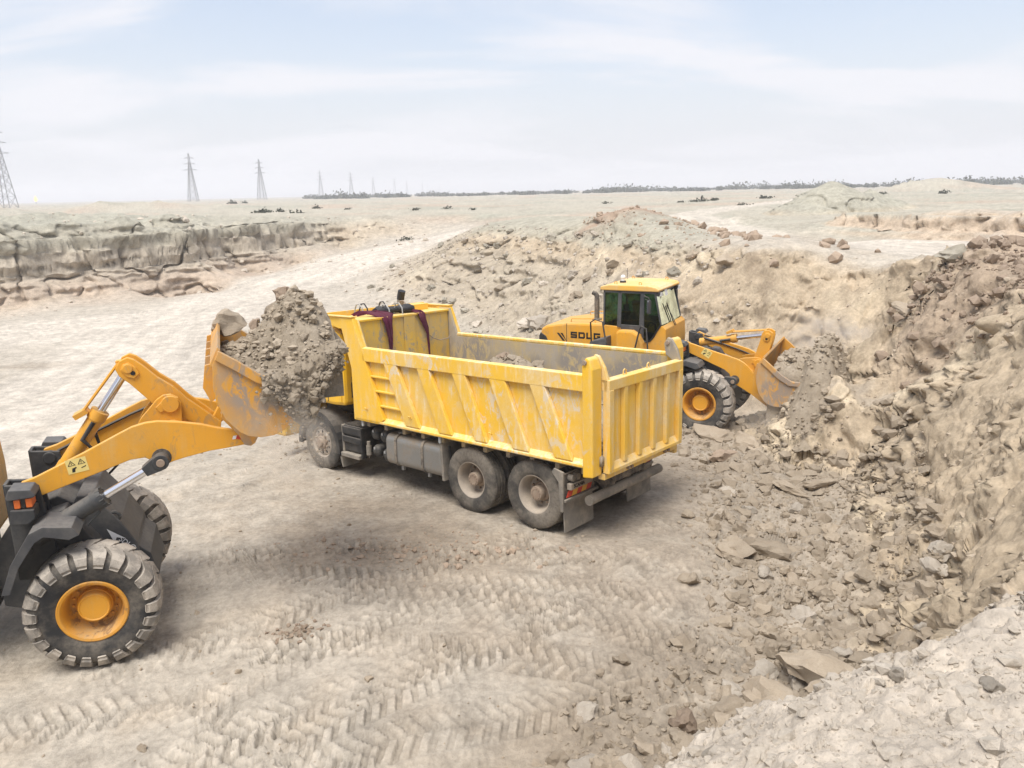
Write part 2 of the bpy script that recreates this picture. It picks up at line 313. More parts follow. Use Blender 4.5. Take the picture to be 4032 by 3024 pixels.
def flr(x, y): return -.048*(np.minimum(y, 23.)-12)
LINES = [
 # right wall: foot and crest, running on round the near bank that the camera stands on
 [(8.8,19.2,-.35),(7.6,16.5,-.2),(6.73,14.1,-.1),(5.85,11.7,.05),(4.95,9.2,.2),(4.4,7.9,.35),(3.6,6.6,.4),(2.4,5.6,.42),(1.0,5.0,.42),(-1,4.1,.36),(-3.5,3.4,.25),(-7,2.6,.2),(-14,1.5,.2),(-30,0,.2)],
 [(10.8,22.,2.9),(10.2,19,3.0),(9.6,16.6,3.12),(8.9,14.2,2.85),(8.1,12,2.75),(7.3,9.8,2.75),(6.4,7.8,2.8),(5.3,6.2,2.75),(4.2,5.1,2.6),(3.2,4.25,2.6),(2.2,3.62,2.62),(1.3,3.2,2.67),(.5,2.8,2.67),(-.3,2.3,2.55),(-1.5,1.5,2.8),(-4,.8,2.8),(-9,-.5,2.8),(-30,-3,2.8)],
 # back wall behind the far loader and the long slope to the left of it
 [(8.8,19.2,-.35),(7.9,20.3,-.3),(6.3,21.3,-.4),(4.2,22.5,-.4),(2.8,25,-.45),(1.2,29,-.5),(-.8,34,-.5),(-4,40,-.4),(-8,45,-.25),(-8.6,50,.2),(-7.2,55,.8),(-3.6,58,1.9)],
 [(10.8,22.,2.9),(10.2,23.0,3.0),(9.2,23.2,3.0),(8.0,23.,3.0),(7,23.4,2.95),(6.4,25.2,2.95),(5.9,28,3.25),(5.6,31,3.6),(5.1,34,3.9),(4.4,37,3.9),(2.8,40,3.5),(.6,43,3.2),(-1.4,46,3.05),(-1.8,52,2.95)],
 # plateau
 [(14,24,2.9),(14,20,2.95),(13,15,3.0),(12,11,3.0),(9,6,2.95),(6.5,3.5,3.0),(3,1.8,3.2),(.9,.8,3.4),(0,1.0,3.4),(-1,.5,3.4)],
 [(9,30,2.92),(10.5,36,2.9),(11,44,2.9),(9,55,2.95),(3,58,2.95)],
 [(13,27,2.9),(15,31,2.95),(20,26,2.95),(24,16,3.0),(20,5,3.1)],
 # ramp road to the far plain
 [(-15.1,40.8,-.45),(-14.6,46.5,-.3),(-13,50.5,.05),(-11,54.5,.6),(-8.2,57.6,1.1),(-5.2,59.4,1.6),(-2.8,62,2.2),(1,66,2.8),(8,74,3.0)],
 [(-18.5,46,-.4),(-16.6,53,0.0),(-14,59,.6),(-10.5,63,1.1),(-6,66,1.7),(-2,69,2.4)],
 [(-11.5,43,-.45),(-10.3,49,-.1),(-8.6,54,.5),(-6.2,57,1.0),(-3.0,59,2.0)],
 # left cliff: foot of the scree, foot of the face, crest
 [(-30,30,-.4),(-24.5,37.3,-.4),(-23,40.7,-.4),(-21.6,45.6,-.35),(-20.6,52,-.3),(-18.9,56,-.1),(-17.5,61.4,.1),(-14.6,67,.7),(-9,71,1.3),(-3,71,2.3)],
 [(-40,33,1.3),(-30.8,41.9,1.28),(-27.7,42.8,1.25),(-25.3,45.4,1.05),(-22.5,48,.87),(-20.3,50.2,.7),(-20.6,53.2,.1),(-19.95,58.7,.43)],
 [(-41,34,3.4),(-31.1,42.9,3.41),(-27.9,43.6,3.35),(-25.5,46.2,3.21),(-22.7,48.8,3.1),(-20.4,51.0,3.0),(-21.3,56.1,2.88),(-20,59.5,2.86),(-19.3,63,2.88),(-16,70,2.84),(-8.5,76,2.87),(-2,76,2.95)],
 [(-60,50,3.4),(-42,58,3.45),(-34,62,3.45),(-28,66,3.25),(-20,74,3.0),(-8,85,3.0)],
 [(-43,36.5,3.4),(-32.3,45.2,3.42),(-29.2,46.0,3.36),(-26.8,48.6,3.25),(-24.0,51.2,3.15),(-21.9,53.2,3.05),(-22.8,57.2,2.95),(-21.4,60.9,2.92),(-20.6,64.5,2.9)],
 [(-46,40,3.4),(-34.6,48.4,3.45),(-31.6,49.6,3.4),(-29,52.4,3.3),(-26.2,55,3.2),(-24.2,58,3.05)],
 # low bench on the right of the plateau
 [(15.8,37.3,3.05),(16.7,35.8,3.02),(17.4,33.2,3.0),(18.4,31.5,3.0),(19.1,29.3,3.0),(22,24,3.0)],
 [(16.3,38.4,3.45),(17.1,36.6,3.65),(17.85,34.0,3.75),(18.75,32.2,3.8),(19.45,30.1,3.85),(22.6,25,3.9)],
 [(17.0,40,3.45),(18.2,38,3.65),(19.2,35.2,3.75),(20.2,33.2,3.8),(21,31,3.85)],
 [(30,40,3.6),(36,30,3.7),(24,45,3.35),(34,55,3.3)],
 # far plain
 [(-150,40,3.2),(-120,100,3.4),(-50,110,3.2),(0,110,3.1),(50,110,3.2),(110,100,3.3),(150,40,3.2)],
 [(-300,100,3.0),(-200,300,3.1),(0,350,3.0),(200,300,3.0),(300,100,3.0)],
 [(-2000,200,2.4),(-1500,1500,2.4),(0,2200,2.2),(1500,1500,2.2),(2000,200,2.2)],
]
def lp(x, y): r = np.hypot(x, y); return np.arctan2(x, y), np.log(np.maximum(r, .7))
pts = []
for ln in LINES:
    for a, b in zip(ln[:-1], ln[1:]):
        ta, la = lp(*a[:2]); tb, lb = lp(*b[:2]); n = max(1, int(math.hypot(ta-tb, la-lb)/.055))
        for i in range(n): f = i/n; pts.append([a[j]*(1-f)+b[j]*f for j in range(3)])
    pts.append(list(ln[-1]))
for x, y in [(-8,5.5),(-4,5.6),(-5.2,7.4),(-5.6,8.9),(-4.6,9.9),(-6.4,10.6),(-1,6.2),(1,7.4),(-9,8),(-4,8),(0,8.8),(2.5,9.8),(-10,12),(-5,12),(-2,10.5),(0,12),(3.2,12.5),(4.6,14),(-12,16),(-6,17),(0,17),(3,16),(5,17.8),(6.3,17.2),(-15,22),(-8,22),(-2,22),(2,19.5),
             (-16,8),(-20,14),(-24,22),(-19,30),(-12,31),(-6,30),(-17,36),(-9,37)]:
    pts.append([x, y, (min(flr(x, np.float64(y)), .05) if x < -3.5 else flr(x, np.float64(y))) if y < 25 else -.5])
for x, y, z in [(0,-3,3.3),(6,-6,3.2),(-6,-6,3.2),(0,-40,3),(40,-20,3),(-40,-20,3),(-300,-200,3),(300,-200,3),(0,-400,3),(40,0,3.1)]: pts.append([x, y, z])
pts = np.array(pts); PT, PL = lp(pts[:, 0], pts[:, 1])
_, keep = np.unique(np.round(np.c_[PT, PL]*80), axis=0, return_index=True)
pts = pts[keep]; PT, PL = PT[keep], PL[keep]; n = len(pts)
def ker(dt, dl): return np.sqrt(dt*dt+dl*dl+.018**2)
A = ker(PT[:, None]-PT[None], PL[:, None]-PL[None]); A = A - np.eye(n)*0.0008
A1 = np.zeros((n+1, n+1)); A1[:n, :n] = A; A1[:n, n] = 1; A1[n, :n] = 1
sol = np.linalg.solve(A1, np.r_[pts[:, 2], 0]); RW, RC = sol[:n], sol[n]
def rbf(t, l):
    out = np.empty(t.size, np.float32); wt = RW.astype(np.float32); pt = PT.astype(np.float32); pl = PL.astype(np.float32); t = t.astype(np.float32); l = l.astype(np.float32)
    for i in range(0, t.size, 8000):
        dt = t[i:i+8000, None]-pt[None]; dl = l[i:i+8000, None]-pl[None]; dt *= dt; dl *= dl; dt += dl; dt += np.float32(.018**2); np.sqrt(dt, out=dt)
        out[i:i+8000] = dt@wt+np.float32(RC)
    return out
TG = np.r_[np.linspace(-math.pi, -.80, 70)[:-1], np.linspace(-.80, .80, 320), np.linspace(.80, math.pi, 70)[1:]]; LG = np.linspace(math.log(.7), math.log(3500.), 900)
BG = rbf(np.repeat(TG, len(LG)), np.tile(LG, len(TG))).reshape(len(TG), len(LG)).astype(np.float64)
def base(x, y):
    t, l = lp(x, y); ti = np.interp(t, TG, np.arange(len(TG))); li = np.clip((l-LG[0])/(LG[1]-LG[0]), 0, len(LG)-1.001)
    i = np.clip(ti.astype(int), 0, len(TG)-2); j = li.astype(int); a = ti-i; b = li-j
    z = (BG[i, j]*(1-b)+BG[i, j+1]*b)*(1-a)+(BG[i+1, j]*(1-b)+BG[i+1, j+1]*b)*a
    # cut faces: the slope between foot and crest is gathered into a steep ragged step
    r = np.hypot(x, y)
    for msk, zl, zh, sc in ((sst(-13, -17, x)*sst(36, 40, r)*sst(76, 66, r), .75, 3.0, .9), (sst(14.5, 15.5, x)*sst(27, 29, y)*sst(42, 39, y), 3.05, 3.7, 1.3)):
        m = msk > .01
        if not m.any(): continue
        xm, ym = x[m], y[m]; t = np.clip((z[m]-zl)/(zh-zl), 0, 1); ins = (t > 0)*(t < 1); big = .15*pn(xm*sc*.35, ym*sc*.35, 140); nz3 = [t+ins*(big+.07*pn(xm*sc*.8, ym*sc*.8, 141+q)) for q in range(4)]
        t2 = .14*sst(.03, .36, nz3[0])+.26*sst(.38, .44, nz3[1])+.24*sst(.47, .53, nz3[2])+.36*sst(.57, .64, nz3[3]); z[m] += msk[m]*(zh-zl)*np.where((t > 0) & (t < 1), t2-t, 0)
    # loose heaps on the plateau
    for cx, cy, rad, h, p in HEAPS:
        m = (np.abs(x-cx) < rad*1.4) & (np.abs(y-cy) < rad*1.4)
        if not m.any(): continue
        xm, ym = x[m], y[m]; d = np.hypot(xm-cx, ym-cy)/rad*(1+.18*pn(xm/rad*1.3+cx, ym/rad*1.3, 91)); z[m] += h*np.clip(1-d, 0, 1)**p
    return z
HEAPS = [(22.5,56,4.6,2.2,1.05),(26.6,59,3.4,1.5,1.1),(-68.7,135,8,1.7,1.2),(-60,137,9,1.7,1.2),(-84,130,8,1.4,1.2),(-50,140,11,.9,1.3),(97,180,16,2.9,1.2),(88,176,10,1.6,1.2),(14,48,2.4,.5,1.2),
         (-34.5,58.5,5,.8,1.1),(-29,60,4,.6,1.1),(-24.5,62,3,.6,1.1),(-40,55,5,.8,1.1),(9.75,16.7,1.2,.30,1.0),(5.2,35,2.6,.35,1.2),(8.1,17.0,1.9,1.5,1.0),(6.55,15.55,1.5,1.65,1.0),(7.5,18.2,1.6,1.1,1.0)]
def seg_d(x, y, ln):
    """distance to a polyline, arc length along it, side"""
    best = np.full(x.shape, 1e9); arc = np.zeros(x.shape); acc = 0; side = np.zeros(x.shape)
    for a, b in zip(ln[:-1], ln[1:]):
        dx, dy = b[0]-a[0], b[1]-a[1]; l2 = dx*dx+dy*dy; l1 = math.sqrt(l2)
        t = np.clip(((x-a[0])*dx+(y-a[1])*dy)/l2, 0, 1); d = np.hypot(x-a[0]-t*dx, y-a[1]-t*dy); m = d < best
        best = np.where(m, d, best); arc = np.where(m, acc+t*l1, arc); side = np.where(m, ((x-a[0])*dy-(y-a[1])*dx)/l1, side); acc += l1
    return best, arc, side
TRACKS = [([(-4.3,9.75),(-3.13,9.77),(-1.32,9.46),(.5,9.13),(2.2,8.7)], .26), ([(-2.92,7.89),(-1.89,7.99),(-.6,7.62),(.64,7.31),(1.75,6.8)], .27),
          ([(-4.2,5.3),(-3.37,5.93),(-2.72,6.43),(-1.97,6.94),(-1.07,7.31),(.2,7.9)], .27), ([(-2.13,5.75),(-1.36,6.1),(-.53,6.35),(.35,6.64),(1.1,7.0)], .27),
          ([(-4.6,10.4),(-2.5,10.6),(-1.0,10.2),(1.5,10.0),(3,10.2)], .24), ([(-3.2,7.0),(-1.5,8.6),(.3,8.4),(2.0,7.6)], .27), ([(-5.2,6.6),(-3.6,7.1),(-2.2,6.1),(-1.2,5.5)], .27),
          ([(-12,14),(-9,18),(-9,26),(-11,34),(-12.5,42)], .5), ([(-10,13),(-7,18),(-7,26),(-9,34),(-10.7,42)], .5), ([(-7,12.5),(-4,15),(-2.5,19),(-4,26),(-8,34)], .45), ([(-9,10.5),(-5.5,13.5),(-4.3,19),(-6,27),(-10,35)], .45),
          ([(-5.5,5.0),(-3.5,5.4),(-1.2,6.9),(.8,8.6),(1.6,9.6)], .26), ([(-2.2,9.2),(-.6,8.9),(1.2,8.3),(2.4,7.9)], .26), ([(-4.5,7.6),(-3.0,8.6),(-1.2,9.9),(.2,10.7)], .26), ([(2.2,11.2),(3.4,10.9),(4.6,10.9)], .2), ([(2.0,9.6),(3.2,9.2),(4.2,9.1)], .22)]
RUBZONE = [(3.9,17.5),(3.6,15.7),(3.3,12.3),(2.95,10.),(2.6,8.3),(1.7,7.2),(.9,6.6),(.2,5.6)]
def zones(x, y, z0):
    """slope, distance right of the rubble edge, etc."""
    d, s, side = seg_d(x, y, RUBZONE)
    inside = np.where((y < 22) & (y > 3), -np.sign(side)*d, -5.)       # >0 on the bank side
    return inside
def crumble(x, y, z, slope):
    """pushes the cut faces in and out sideways: ledges, lumps and cracks"""
    sl = sst(.22, .8, slope); m = sl > .02; X, Y = x.copy(), y.copy(); xm, ym, zm, sm = x[m], y[m], z[m], sl[m]; r = np.hypot(xm, ym); e_ = .3+.004*r; z0 = base(xm, ym)
    gx = base(xm+e_, ym)-z0; gy = base(xm, ym+e_)-z0; g = np.hypot(gx, gy)+1e-9; far = sst(30, 40, r); nearw = 1-far; nr = sst(3.2, 5.5, r)
    warp = .35*pn3(xm*.9, ym*.9, zm*.9, 5)
    am = .18+.82*sst(-.02, .36, pn3(xm*.42, ym*.42, zm*.75, 13)+.25*sst(2.1, 2.8, zm)); am2 = .35+.65*sst(-.1, .3, pn3(xm*.8, ym*.8, zm*.9, 14))
    scr = (xm*.25+ym*.93-zm*.55)*5.5
    d = nearw*(.26*pn3(xm*.8, ym*.8, zm*1.0, 1)+am*.26*(np.abs(pn3(xm*1.6+warp, ym*1.6, zm*2.3, 2))*1.7-.45)+am*am2*.17*(np.abs(pn3(xm*3.9, ym*3.9, zm*4.6+warp, 3))*1.7-.45)+am2*.085*(np.abs(pn3(xm*8.5, ym*8.5, zm*9.5, 4))*1.7-.45)+(1-am)*.05*pn3(scr, zm*.5, xm*.4, 15))
    led = pn3(xm*.30, ym*.30, zm*2.6+.8*pn3(xm*.25, ym*.25, zm*0, 9), 6); crk = np.clip(1-np.abs(pn3(xm*.55, ym*.55, zm*.15, 8))*14, 0, 1)
    d += far*(.50*led+.16*pn3(xm*.7, ym*.7, zm*4.5, 7)+.14*pn3(xm*2.6, ym*2.6, zm*5.5, 11)-.55*crk)
    d *= sm*nr; X[m] -= gx/g*d; Y[m] -= gy/g*d
    return X, Y
def height(x, y, slope=None, detail=True, full=False):
    z0 = base(x, y); r = np.hypot(x, y); e = .25+.004*r
    if slope is None:
        slope = np.hypot(base(x+e, y)-z0, base(x, y+e)-z0)/e
    z = z0.copy(); rub = zones(x, y, z0)
    sl = sst(.18, .75, slope); near = np.clip(30/np.maximum(r, 3), 0, 1)
    fl = 1-sl
    # walls: flutes running down the face, lumps, ledges
    wr = sst(3, 6, x)*sst(24, 20, y)
    s1 = x*.30+y*.954; n1 = x*.954-y*.30
    fl1 = 1-np.abs(pn(s1*1.5+.35*z0, n1*.35+.2*s1, 3)); fl2 = 1-np.abs(pn(s1*4.2+n1*.9, n1*.9, 5))
    z += sl*wr*(.16*(fl1-.6)+.04*(fl2-.6))
    s2 = x*.9+y*.43; n2 = -x*.43+y*.9
    back = sst(26, 18, x)*sst(16, 21, y)*sst(80, 50, y)
    fl3 = 1-np.abs(pn(s2*1.1, n2*.3, 8)); z += sl*(1-wr)*back*.14*(fl3-.6)
    z += sl*.26*fbm(x*.8, y*.8, 4, 11)*sst(44, 34, r)+sl*.10*fbm(x*1.5, y*1.5, 4, 12)*sst(34, 44, r)
    w1, w2, wi = worley(x*1.6+.3*pn(x*2, y*2, 2), y*1.6, 23); lump = np.clip(1-w1*1.35, 0, 1)*(wi > .35)
    z += sl*.16*lump*sst(45, 18, r)*(.5+wi)*.8*sst(3.6, 6, r)
    # crumbly ledges on the walls
    rg1 = 1-np.abs(fbm(x*1.3+.5*z0, y*1.3, 4, 41))*2; v3, v4, vj = worley(x*3.4+.25*pn(x*3, y*3, 6), y*3.4, 29)
    z += sl*sst(40, 26, r)*(.07*(rg1-.5)+.07*np.clip(.68-v3, 0, 1)*(vj > .35))*sst(3.0, 5, r)
    sl2 = sl*sst(3.4, 6, r); tz = z0*2.1+.9*pn(x*.5, y*.5, 44)+.4*pn(x*1.7, y*1.7, 45); st = tz-np.floor(tz); z += sl2*sst(32, 20, r)*.10*(sst(.30, .55, st)-st)
    # rubble field
    rz = sst(-.5, .9, rub)*sst(24, 20, y)*(1-.55*sl)
    v1, v2, vi = worley(x*2.1, y*2.1, 31); z += rz*.13*np.clip(.75-v1, 0, 1)*(.4+vi)
    q1, q2, qi = worley(x*5.5, y*5.5, 37); near2 = sst(22, 10, r); z += (rz+.3*sl)*near2*.075*np.clip(.66-q1, 0, 1)**.75*(.2+qi)*sst(3.0, 5, r)
    z += rz*.12*fbm(x*1.1, y*1.1, 3, 51)
    # near bank: knobbly
    nb = sst(6.5, 4.2, r)*sst(-.5, .6, x)
    z += nb*(.06*np.clip(.8-q1, 0, 1)*(.5+qi)+.07*fbm(x*2.2, y*2.2, 4, 61)-.03); k1, k2, ki = worley(x*14, y*14, 67); z += nb*.028*np.clip(.75-k1, 0, 1)*(.4+ki)
    # back slope rubble and spoil behind the left cliff
    bs = back*sl; z += bs*.14*np.clip(.75-v1, 0, 1)*(.4+vi)*sst(50, 30, r)
    sp = sst(-14, -24, x)*sst(46, 54, r)*sst(95, 75, r)*fl; z += sp*(.30*np.abs(fbm(x*.25, y*.25, 4, 71))*2.0+.22*np.clip(.8-worley(x*.7, y*.7, 73)[0], 0, 1))
    # plain: gentle unevenness
    pl = sst(26, 60, r)*sst(1.8, 2.8, z0); z += pl*(.55*fbm(x*.03, y*.03, 4, 81)*sst(70, 160, r)+.10*fbm(x*.35, y*.35, 4, 83)+.06*fbm(x*1.5, y*1.5, 3, 85))
    # floor: soft unevenness, crumbs
    ff = fl*sst(1.8, .9, z0)*(r < 80); z += ff*(.035*fbm(x*.5, y*.5, 3, 87)+.016*fbm(x*3, y*3, 4, 89)*near+.010*fbm(x*11, y*11, 3, 93)*near2)
    crumb = np.clip(fbm(x*.7, y*.7, 3, 95)*2.2-.05, 0, 1)*near2*ff; z += crumb*.032*np.clip(.62-k1, 0, 1)*(ki > .25)*1.6
    trk = np.zeros(x.shape)
    if detail:
        for ti, (ln, hw) in enumerate(TRACKS):
            xs = [p[0] for p in ln]; ys = [p[1] for p in ln]; m = (x > min(xs)-1) & (x < max(xs)+1) & (y > min(ys)-1) & (y < max(ys)+1)
            if not m.any(): continue
            d, s, side = seg_d(x[m], y[m], ln); far = ys[-1] > 20; q = side/hw
            fade = sst(1.12, .9, d/hw)*ff[m]*(.45+.55*sst(-.25, .25, pn(s*.8, s*0+ti, 7)))
            if far: z[m] += fade*(-.05*sst(1.1, .3, np.abs(q)))+ff[m]*.035*np.exp(-((d/hw-1.25)/.25)**2)
            else:
                ph = s/.165+.8*np.abs(q)+.5*(q > 0); lug = sst(.17, .25, np.abs((ph-np.floor(ph))-.5)); cen = sst(.04, .09, np.abs(q))
                trk[m] += fade*(lug*cen*sst(1.0, .90, np.abs(q))-.55)
                z[m] += fade*(-.022+.044*lug*cen*sst(1.0, .90, np.abs(q)))+ff[m]*.018*np.exp(-((d/hw-1.15)/.12)**2)
    return (z, z0, slope, rub, trk) if full else z
# ---------------------------------------------------------------- terrain mesh (rows follow the relief, so steep faces stay fine)
def column_r(th, nrow, rmax):
    r = np.exp(np.linspace(math.log(.5), math.log(rmax), 1500))
    X = np.sin(th)[:, None]*r[None]; Y = np.cos(th)[:, None]*r[None]; Z = base(X, Y)
    el = np.arctan2(Z-CAM_H, r[None]); del_ = np.abs(np.diff(el, axis=1)); dl = np.diff(np.log(r))[None]
    inview = (el[:, 1:] > -.92)
    wgt = np.maximum(del_, 0)*np.where(inview, 1, .15) + dl*.035 + np.abs(np.diff(Z, axis=1))/r[None, 1:]*(.45*(r[None, 1:] < 90)+1.9*((r[None, 1:] > 36) & (r[None, 1:] < 80))) + dl*.10*((r[None, 1:] > 2) & (r[None, 1:] < 70))+dl*.14*((r[None, 1:] > 1.6) & (r[None, 1:] < 5.5))
    cum = np.cumsum(wgt, axis=1); cum = np.c_[np.zeros(len(th)), cum]; cum /= cum[:, -1:]
    k = np.ones(9)/9; pad = np.pad(cum, ((4, 4), (0, 0)), 'edge'); cum = sum(pad[i:i+len(th)] for i in range(9))/9
    q = np.linspace(0, 1, nrow); return np.array([np.interp(q, c, r) for c in cum])
def grid_terrain():
    NR = 700; RM = 3400.
    fine = np.linspace(-math.radians(42), math.radians(42), 970)
    out = np.linspace(math.radians(42), math.radians(318), 90)[1:-1]
    th = np.r_[fine, out]
    cth = np.linspace(-math.radians(42), math.radians(42), 220)
    cr_ = column_r(cth, NR, RM); rf = np.empty((len(th), NR))
    for j in range(NR): rf[:970, j] = np.interp(fine, cth, cr_[:, j])
    rf[970:] = column_r(out, NR, RM)
    X = np.sin(th)[:, None]*rf; Y = np.cos(th)[:, None]*rf
    return X, Y
GX, GY = grid_terrain()
GZ, GZ0, GSL0, GRUB, GTRK = height(GX, GY, full=True)
e = .25+.004*np.hypot(GX, GY)
def lerp(a, b, t): return a*(1-t[..., None])+np.array(b)*t[..., None]
def soil_colour(x, y, z, z0, slope, rub):
    r = np.hypot(x, y); sl = sst(.18, .7, slope)
    nA = fbm(x*.25, y*.25, 4, 101); nB = fbm(x*1.1, y*1.1, 4, 103); nC = fbm(x*.06, y*.06, 4, 105); nD = fbm(x*4, y*4, 3, 107)
    c = np.zeros(x.shape+(3,))+np.array((.465, .416, .346))
    c = lerp(c, (.43, .365, .285), sst(-.1, .5, nB)*.6*sst(40, 20, r))
    # plain
    pl = sst(24, 45, r)*sst(2.0, 2.7, z0)
    pc = lerp(np.zeros_like(c)+np.array((.43, .395, .32)), (.375, .36, .29), sst(0, .35, nC)); pc = lerp(pc, (.45, .355, .275), sst(.05, .4, fbm(x*.05+9, y*.05, 3, 111))*.75)
    pc = lerp(pc, (.30, .27, .215), sst(.15, .5, fbm(x*.3, y*.12, 4, 113))*.5)
    c = lerp(c, (0, 0, 0), pl)+pc*pl[..., None]
    # roads and beaten tracks: pale
    road = np.zeros(x.shape); ruts = np.zeros(x.shape)
    for ln, hw in [([(-12,14),(-13,24),(-15,34),(-15.5,42),(-14,49),(-11,55),(-7,59),(-3,62)], 3.3), ([(-30,28),(-22,33),(-15,38)], 3.5),
                   ([(12.5,58),(10.9,46),(10.4,36),(11.5,31.5),(13.5,27),(14.8,21)], 2.6), ([(9.2,33),(10,28),(12.5,25),(15,22.5)], 2.0), ([(12,32),(16,27.5),(20,24)], 1.6), ([(1,66),(12,58),(24,80),(60,140)], 1.7)]:
        d, s, side = seg_d(x, y, ln); rk = sst(1.25, .7, d/hw+.22*nA+.12*nB); ruts = np.where(rk > road, pn(side*2.6+.3*nA, s*.10, 117)+.6*pn(side*6.5, s*.22, 118), ruts); road = np.maximum(road, rk)
    road *= (1-.7*sl)
    c = lerp(c, (.565, .508, .432), road*(.75+.25*np.clip(pn(x*2.2+y*.4, y*.3, 115), -1, 1))); c = c*(1+.15*road*np.clip(ruts, -1, 1))[..., None]
    # big walls
    tan = lerp(np.zeros_like(c)+np.array((.455, .368, .262)), (.55, .458, .33), sst(0, .45, fbm(x*.5+y*.25, y*.4-x*.1, 4, 121)))
    tan = lerp(tan, (.31, .245, .175), sst(.05, .5, fbm(x*.9, y*.9, 4, 123))*.7)
    c = lerp(c, (0, 0, 0), sl)+tan*sl[..., None]
    # rubble floor, trodden brown soil
    rz = sst(-1.6, .6, rub)*sst(24, 20, y)*(1-sl); c = lerp(c, (.355, .293, .220), rz*(.55+.45*sst(-.3, .4, nB)))
    c = lerp(c, (.335, .255, .195), sst(-2.6, -1., rub)*(1-rz)*sst(.0, .5, fbm(x*.35, y*1.3, 4, 125))*sst(7, 8.5, y)*sst(14, 12, y)*(1-sl)*.75)
    tro = sst(3.6, .3, np.abs(x-1.6-.1*(y-9)))*sst(5.4, 6.4, y)*sst(14.5, 12.5, y)*(1-sl)*(1-rz); c = lerp(c, (.37, .31, .24), tro*sst(-.4, .3, nB+.5*nA)*.85); c = lerp(c, (.29, .24, .18), tro*sst(.0, .4, fbm(x*2.3, y*2.3, 4, 127))*.8); br = sst(7.5, 3.5, np.hypot(x-.8, (y-13.5)*.8))*(1-sl); c = lerp(c, (.37, .315, .25), br*(.45+.4*sst(-.3, .3, nB)))
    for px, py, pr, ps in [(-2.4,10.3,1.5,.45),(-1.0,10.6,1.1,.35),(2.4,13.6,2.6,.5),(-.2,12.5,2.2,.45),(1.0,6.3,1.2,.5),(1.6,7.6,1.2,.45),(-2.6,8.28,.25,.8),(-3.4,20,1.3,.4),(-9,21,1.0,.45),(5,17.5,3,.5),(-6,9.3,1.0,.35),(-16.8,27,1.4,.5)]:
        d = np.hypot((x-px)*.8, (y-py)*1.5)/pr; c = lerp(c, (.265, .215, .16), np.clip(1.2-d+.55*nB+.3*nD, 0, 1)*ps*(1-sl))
    # left cliff strata, painted ledge shadow lines, and red mound
    lc = sst(-12, -18, x)*sst(36, 40, r)*sst(90, 70, r); zz = z+.25*nA+.12*nB
    st = lerp(np.zeros_like(c)+np.array((.45, .365, .285)), (.43, .375, .30), sst(.3, 1.2, zz)); st = lerp(st, (.385, .36, .29), sst(2.0, 2.6, zz)); st = lerp(st, (.36, .345, .28), sst(3.2, 3.8, zz))
    st = lerp(st, (.42, .31, .24), sst(.1, .5, fbm(x*.2, y*.2, 3, 131))*sst(1.5, .3, zz)*.8)
    st = st*(1-.22*sst(.15, .45, pn(zz*4.5, x*.12+y*.08, 133))*sst(.9, 1.4, zz)*sst(3.2, 2.8, zz))[..., None]; k = lc*np.maximum(sl, sst(46, 52, r))*.9*(1-road); c = lerp(c, (0, 0, 0), k)+st*k[..., None]  # thin dark bands put the ledges' shadow lines into the cliff colour
    bs = sst(9, 7, x)*sst(25, 29, y)*sst(64, 55, y)*sst(-9, -3, x); g = bs*sst(2.6, 3.0, zz)*.8; c = lerp(c, (.37, .35, .28), g*(1-sst(30, 50, y)*.2))
    c = lerp(c, (.36, .245, .175), sst(3.0, 1.2, np.hypot(x-5.6, y-36)+.9*nB)*.85)
    c = lerp(c, (.37, .33, .265), bs*sst(2.6, 1.6, zz)*.55*(1-road))
    for hx, hy, hr in [(22.5,56,4.6),(26.6,59,3.4)]: c = lerp(c, (.365, .35, .285), sst(1.05, .75, np.hypot(x-hx, y-hy)/hr)*.9)
    bn = sst(14, 15.5, x)*sst(26, 28, y)*sst(42, 38, y); c = lerp(c, (.48, .385, .295), bn*sl*.7)
    # near bank and the top of the right mound
    nb = sst(6.8, 4.6, r)*sst(-.8, .4, x)*sst(1.6, 2.1, z); c = lerp(c, (.56, .49, .405), nb*.95)
    c = lerp(c, (.37, .285, .21), sst(2.6, 1.2, np.hypot(x-9.7, y-15.6)+.7*nB)*.7)
    c *= (1+.13*nD+.10*nB)[..., None]; c *= (1+.26*np.clip(GTRK, -1, 1))[..., None]
    return np.clip(c, .05, .75), slope
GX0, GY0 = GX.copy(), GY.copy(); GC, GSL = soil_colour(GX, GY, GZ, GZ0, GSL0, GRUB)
GX, GY = crumble(GX, GY, GZ, GSL0)
